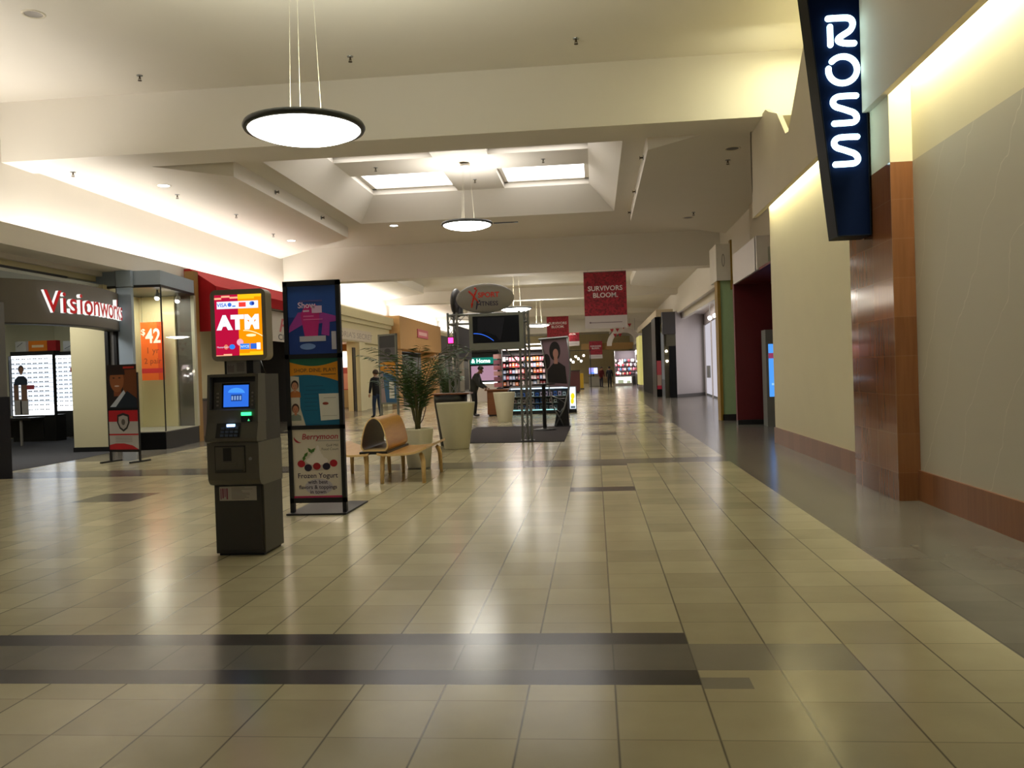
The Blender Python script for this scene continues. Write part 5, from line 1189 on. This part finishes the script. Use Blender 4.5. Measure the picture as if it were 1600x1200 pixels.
    struct('wall_black_shops', one(mat('black shop side', '2a2826', .8, spec=.1)).box(3.3, 3.5, 49, 59.8, 0, 4.2), 'dark side of the black shops beyond the column', 'wall')
    struct('header_black_shops', one(mat('cream header', 'cdbfa6', .6)).box(3.3, 4.18, 46, 66, 4.22, 4.6), 'cream header above the black shops', 'header')
    for i, (x, y, z) in enumerate(((3.6, 43.8, 2.35), (3.62, 43.8, 1.85))):
        t2 = thing('window_lamp', ['warm lamp on the black shop front, upper', 'warm lamp on the black shop front, lower'][i], 'lamp', (x, y, z), 0, 'warm lamps on the black shop front'); one(W_BULB).ball((0, 0, 0), .06, seg=10).build('bulb', t2); one(M_STEEL).box(-.02, .02, .0, .05, -.02, .02).build('fitting', t2)
    struct('wall_black_far', one(mat('far yellow window', '8c8250', .4, emit='a09858', estr=1.0)).box(3.1, 3.3, 60, 64, .4, 3.8), 'yellowish lit shop window beyond the black column', 'window')
struct('wall_right_end', one(mat('far right shops', '8a8178', .6)).box(4.4, 4.6, 64, 110, 0, 4.2), 'far right shop fronts', 'wall')
right_shops()

# ================================================================== FAR END OF THE HALL
def far_end():
    t = thing('lit_counter', 'white lit display counter far down the hall', 'counter', (2.6, 80, 0)); one(M_WHITE).box(-.82, .82, 0, .8, 0, .9).build('counter_body', t)
    m = one(lit('eef4e6', 1.6)).rect(-.72, .72, .25, .82, -.01); m.m(lit('a8b090', .9)).rect(-.5, .0, .25, .55, -.02).rect(.3, .65, .25, .45, -.02); m.build('lit_front', t)
    t = thing('toy_stall', 'stall crowded with bright goods behind the far white counter', 'stall', (3.8, 83, 0)); one(mat('stall dark', '3a3238', .6)).box(-1.9, 1.5, 1.0, 1.1, 0, 3.3).build('back_panel', t)
    for x in (-1.9, .1, 1.5): one(M_STEEL).cyl((x, 0, 0), (x, 0, 3.3), .04, n=8).build('post', t)
    one(mat('stall canopy', '8a8688', .6)).box(.1, 1.6, -.1, 1.1, 2.9, 3.6).build('canopy', t); one(M_BLACK).box(-1.9, 1.5, .2, .9, 0, .85).build('bench_top', t)
    rnd = random.Random(11); base = {}
    for k in range(4):
        for i in range(11):
            n, hx = rnd.choice([('pink', 'd07890'), ('white', 'd8d4d8'), ('blue', '5a8ac0'), ('red', 'b83040'), ('dark', '3a3038'), ('peach', 'd0a090')])
            if n not in base: o = one(mat('toy ' + n, hx, .4, var=.2, scale=12)).ball((0, 0, 0), .15, 1, .8, 1.1, 10).build('soft_toy'); base[n] = o
            else: o = base[n].copy(); COL.objects.link(o)
            o.location = (2.05 + .21 * i + rnd.uniform(-.05, .05), 83.75, 1.1 + .42 * k); s = rnd.uniform(.55, .68); o.scale = (s, s, s * 1.5)
            tag(o, n + ' rounded toy in the ' + ['lowest', 'second', 'third', 'top'][k] + ' row of the far crowded stall', 'toy', 'toys on the far stall')
    for i, (x, z, w) in enumerate(((2.35, 2.1, 0), (2.6, 2.2, 0), (4.1, 2.25, 1), (4.35, 2.3, 1), (4.55, 2.0, 1), (2.2, 1.2, 0))):
        tag(one(W_BULB if not w else W_WHT).ball((x, 83.3, z), .11, seg=10).build('stall_bulb'), ['warm bulb, left end of far stall', 'second warm bulb on the far stall', 'white bulb at middle of the far stall', 'white bulb right of the middle of far stall', 'bluish white bulb at right end of far stall', 'low warm bulb on the far stall'][i], 'bulb', 'bulbs on the far stall')
    area('stall_lamp', (3.8, 82.6, 3.2), (3, .4), 240, (1, .9, .88), (math.radians(25), 0, 0))
    t = thing('grey_counter', 'plain grey counter under the smallest red banner', 'counter', (.05, 80, 0)); one(mat('grey counter', '8f8b80', .5)).box(-.64, .64, 0, .9, .04, .95).build('body', t); one(M_BLACK).box(-.6, .6, .05, .85, 0, .04).box(-.66, .66, -.02, .92, .95, .98).build('counter_top', t)
    t = thing('far_screen', 'bluish violet glowing screen standing on the far grey counter', 'screen', (-.15, 80.3, .98)); one(M_BLACK).box(-.05, .05, 0, .1, 0, .2).build('stand', t); one(M_BLACK).box(-.42, .42, 0, .08, .18, .8).build('case', t); m = one(lit('8c8ad8', 1.3)).rect(-.39, .39, .2, .78, -.006); m.m(lit('dfe4ff', 1.5)).rect(.05, .38, .25, .75, -.012); m.m(lit('4a7fe0', 1.3)).rect(-.3, .1, .22, .35, -.012); m.build('lit_face', t)
    t = thing('red_cart', 'dark red cart at the left of the far hall', 'cart', (-1.5, 59, 0)); one(mat('cart red', '4a0f0c', .5)).box(-.45, .45, 0, 1.2, .1, 1.5).build('body', t); one(M_BLACK).box(-.5, .5, -.05, 1.25, 1.5, 1.56).build('roof', t); one(M_BLACK).box(-.4, .4, .05, 1.1, 0, .1).build('base', t)
    t = thing('yellow_stand', 'small yellow stand behind the dark red cart', 'stand', (-1.2, 70, 0)); one(mat('stand yellow', 'c8a018', .5)).box(-.25, .25, 0, .3, .1, 1.3).build('body', t); one(M_BLACK).box(-.3, .3, -.05, .35, 0, .1).build('base', t)
    t = thing('lamp_rail', 'dark rail carrying bright bulbs over the far carts', 'rail', (-1.4, 62, 2.95)); one(M_BLACK).box(-1.2, 1.2, -.03, .03, 0, .05).build('rail', t)
    for x in (-1.1, 1.1): one(M_BLACK).cyl((x, 0, 0), (x, 0, -2.95), .03, n=8).build('post', t)
    nm = ['leftmost', 'second', 'third', 'fourth', 'fifth', 'sixth', 'seventh', 'rightmost']
    for i in range(8):
        z = 2.1 + .55 * ((i * 37 % 10) / 10) ; x = -2.1 + .19 * i
        t = thing('rail_bulb', nm[i] + ' bright bulb hanging under the dark far rail', 'bulb', (x, 62, z), 0, 'bulbs under the far rail'); one(W_BULB if i % 3 else W_WHT).ball((0, 0, 0), .085, seg=10).build('bulb', t); one(M_BLACK).cyl((0, 0, .08), (0, 0, 2.95 - z), .006, n=4).build('cord', t)
    t = thing('entrance_arch', 'white arched shop entrance high on the far right', 'arch', (2.5, 72, 0)); o = [(1.45 * math.cos(math.radians(a)), 3.5 + 1.5 * math.sin(math.radians(a))) for a in range(0, 181, 12)]; i_ = [(x * .72, 3.5 + (z - 3.5) * .72) for x, z in o]
    m = one(M_WHITE)
    for k in range(len(o) - 1): m.prism([o[k], o[k + 1], i_[k + 1], i_[k]], 'y', 0, .4)
    m.build('arch_band', t); m = one(M_WHITE).box(1.05, 1.4, 0, .4, 0, 3.5); m.build('leg', t)
    m = one(M_STEEL); [m.cyl((x, .2, 4.5), (x, .2, 6.1), .012, n=5) for x in (-.9, .9)]; m.build('hanger', t)
    for i, (x, z) in enumerate(((1.5, 4.75), (1.95, 4.78), (2.45, 5.0), (2.95, 5.15), (1.75, 4.35), (2.15, 4.35))):
        t = thing('red_pennant', ['leftmost red pennant of the upper string', 'second red pennant of the upper string', 'third red pennant of the upper string', 'red bow, rightmost of the upper string', 'lower red pennant, left one', 'lower red pennant, right one'][i] + ', before the white arch', 'pennant', (x, 71.5, z), 0, 'red pennants'); one(mat('pennant red', 'a01c28', .6)).prism([(-.16, .12), (.16, .12), (0, -.18)], 'y', 0, .02).build('cloth', t); one(M_STEEL).cyl((0, .01, .12), (0, .01, 5.72 - z), .006, n=4).build('string', t)
far_end()

# ================================================================== LIGHT
for x, y, z, down, up, c in ((-3.15, 9.42, 4.32, 70, 190, (1, 1, .84)), (-3.2, 22.3, 5.42, 120, 60, (1, .96, .9)), (-3.15, 35.24, 4.15, 110, 330, (1, .97, .88)), (-3.15, 49.3, 4.22, 110, 360, (1, .97, .88)), (-3.15, 77.7, 5.6, 140, 200, (1, .97, .88))):
    area('pendant_uplight', (x, y, z + .12), (1.1, 1.1), up, c, (PI, 0, 0))
for y in (39, 54, 70, 92): area('bay_fill', (-3.2, y, 6.05), (5, 6), 140 if y < 60 else 260, (1, .95, .9))
w = bpy.data.worlds.new('world'); SC.world = w; w.use_nodes = True
bg = w.node_tree.nodes['Background']; bg.inputs[0].default_value = (1., .96, .88, 1); bg.inputs[1].default_value = .1
SC.view_settings.view_transform = 'Standard'; SC.view_settings.look = 'None'; SC.view_settings.gamma = 1; SC.view_settings.use_curve_mapping = False
SC.view_settings.exposure = .32
SC.cycles.max_bounces = 8; SC.cycles.diffuse_bounces = 5; SC.cycles.sample_clamp_indirect = 6.
bpy.context.view_layer.update()
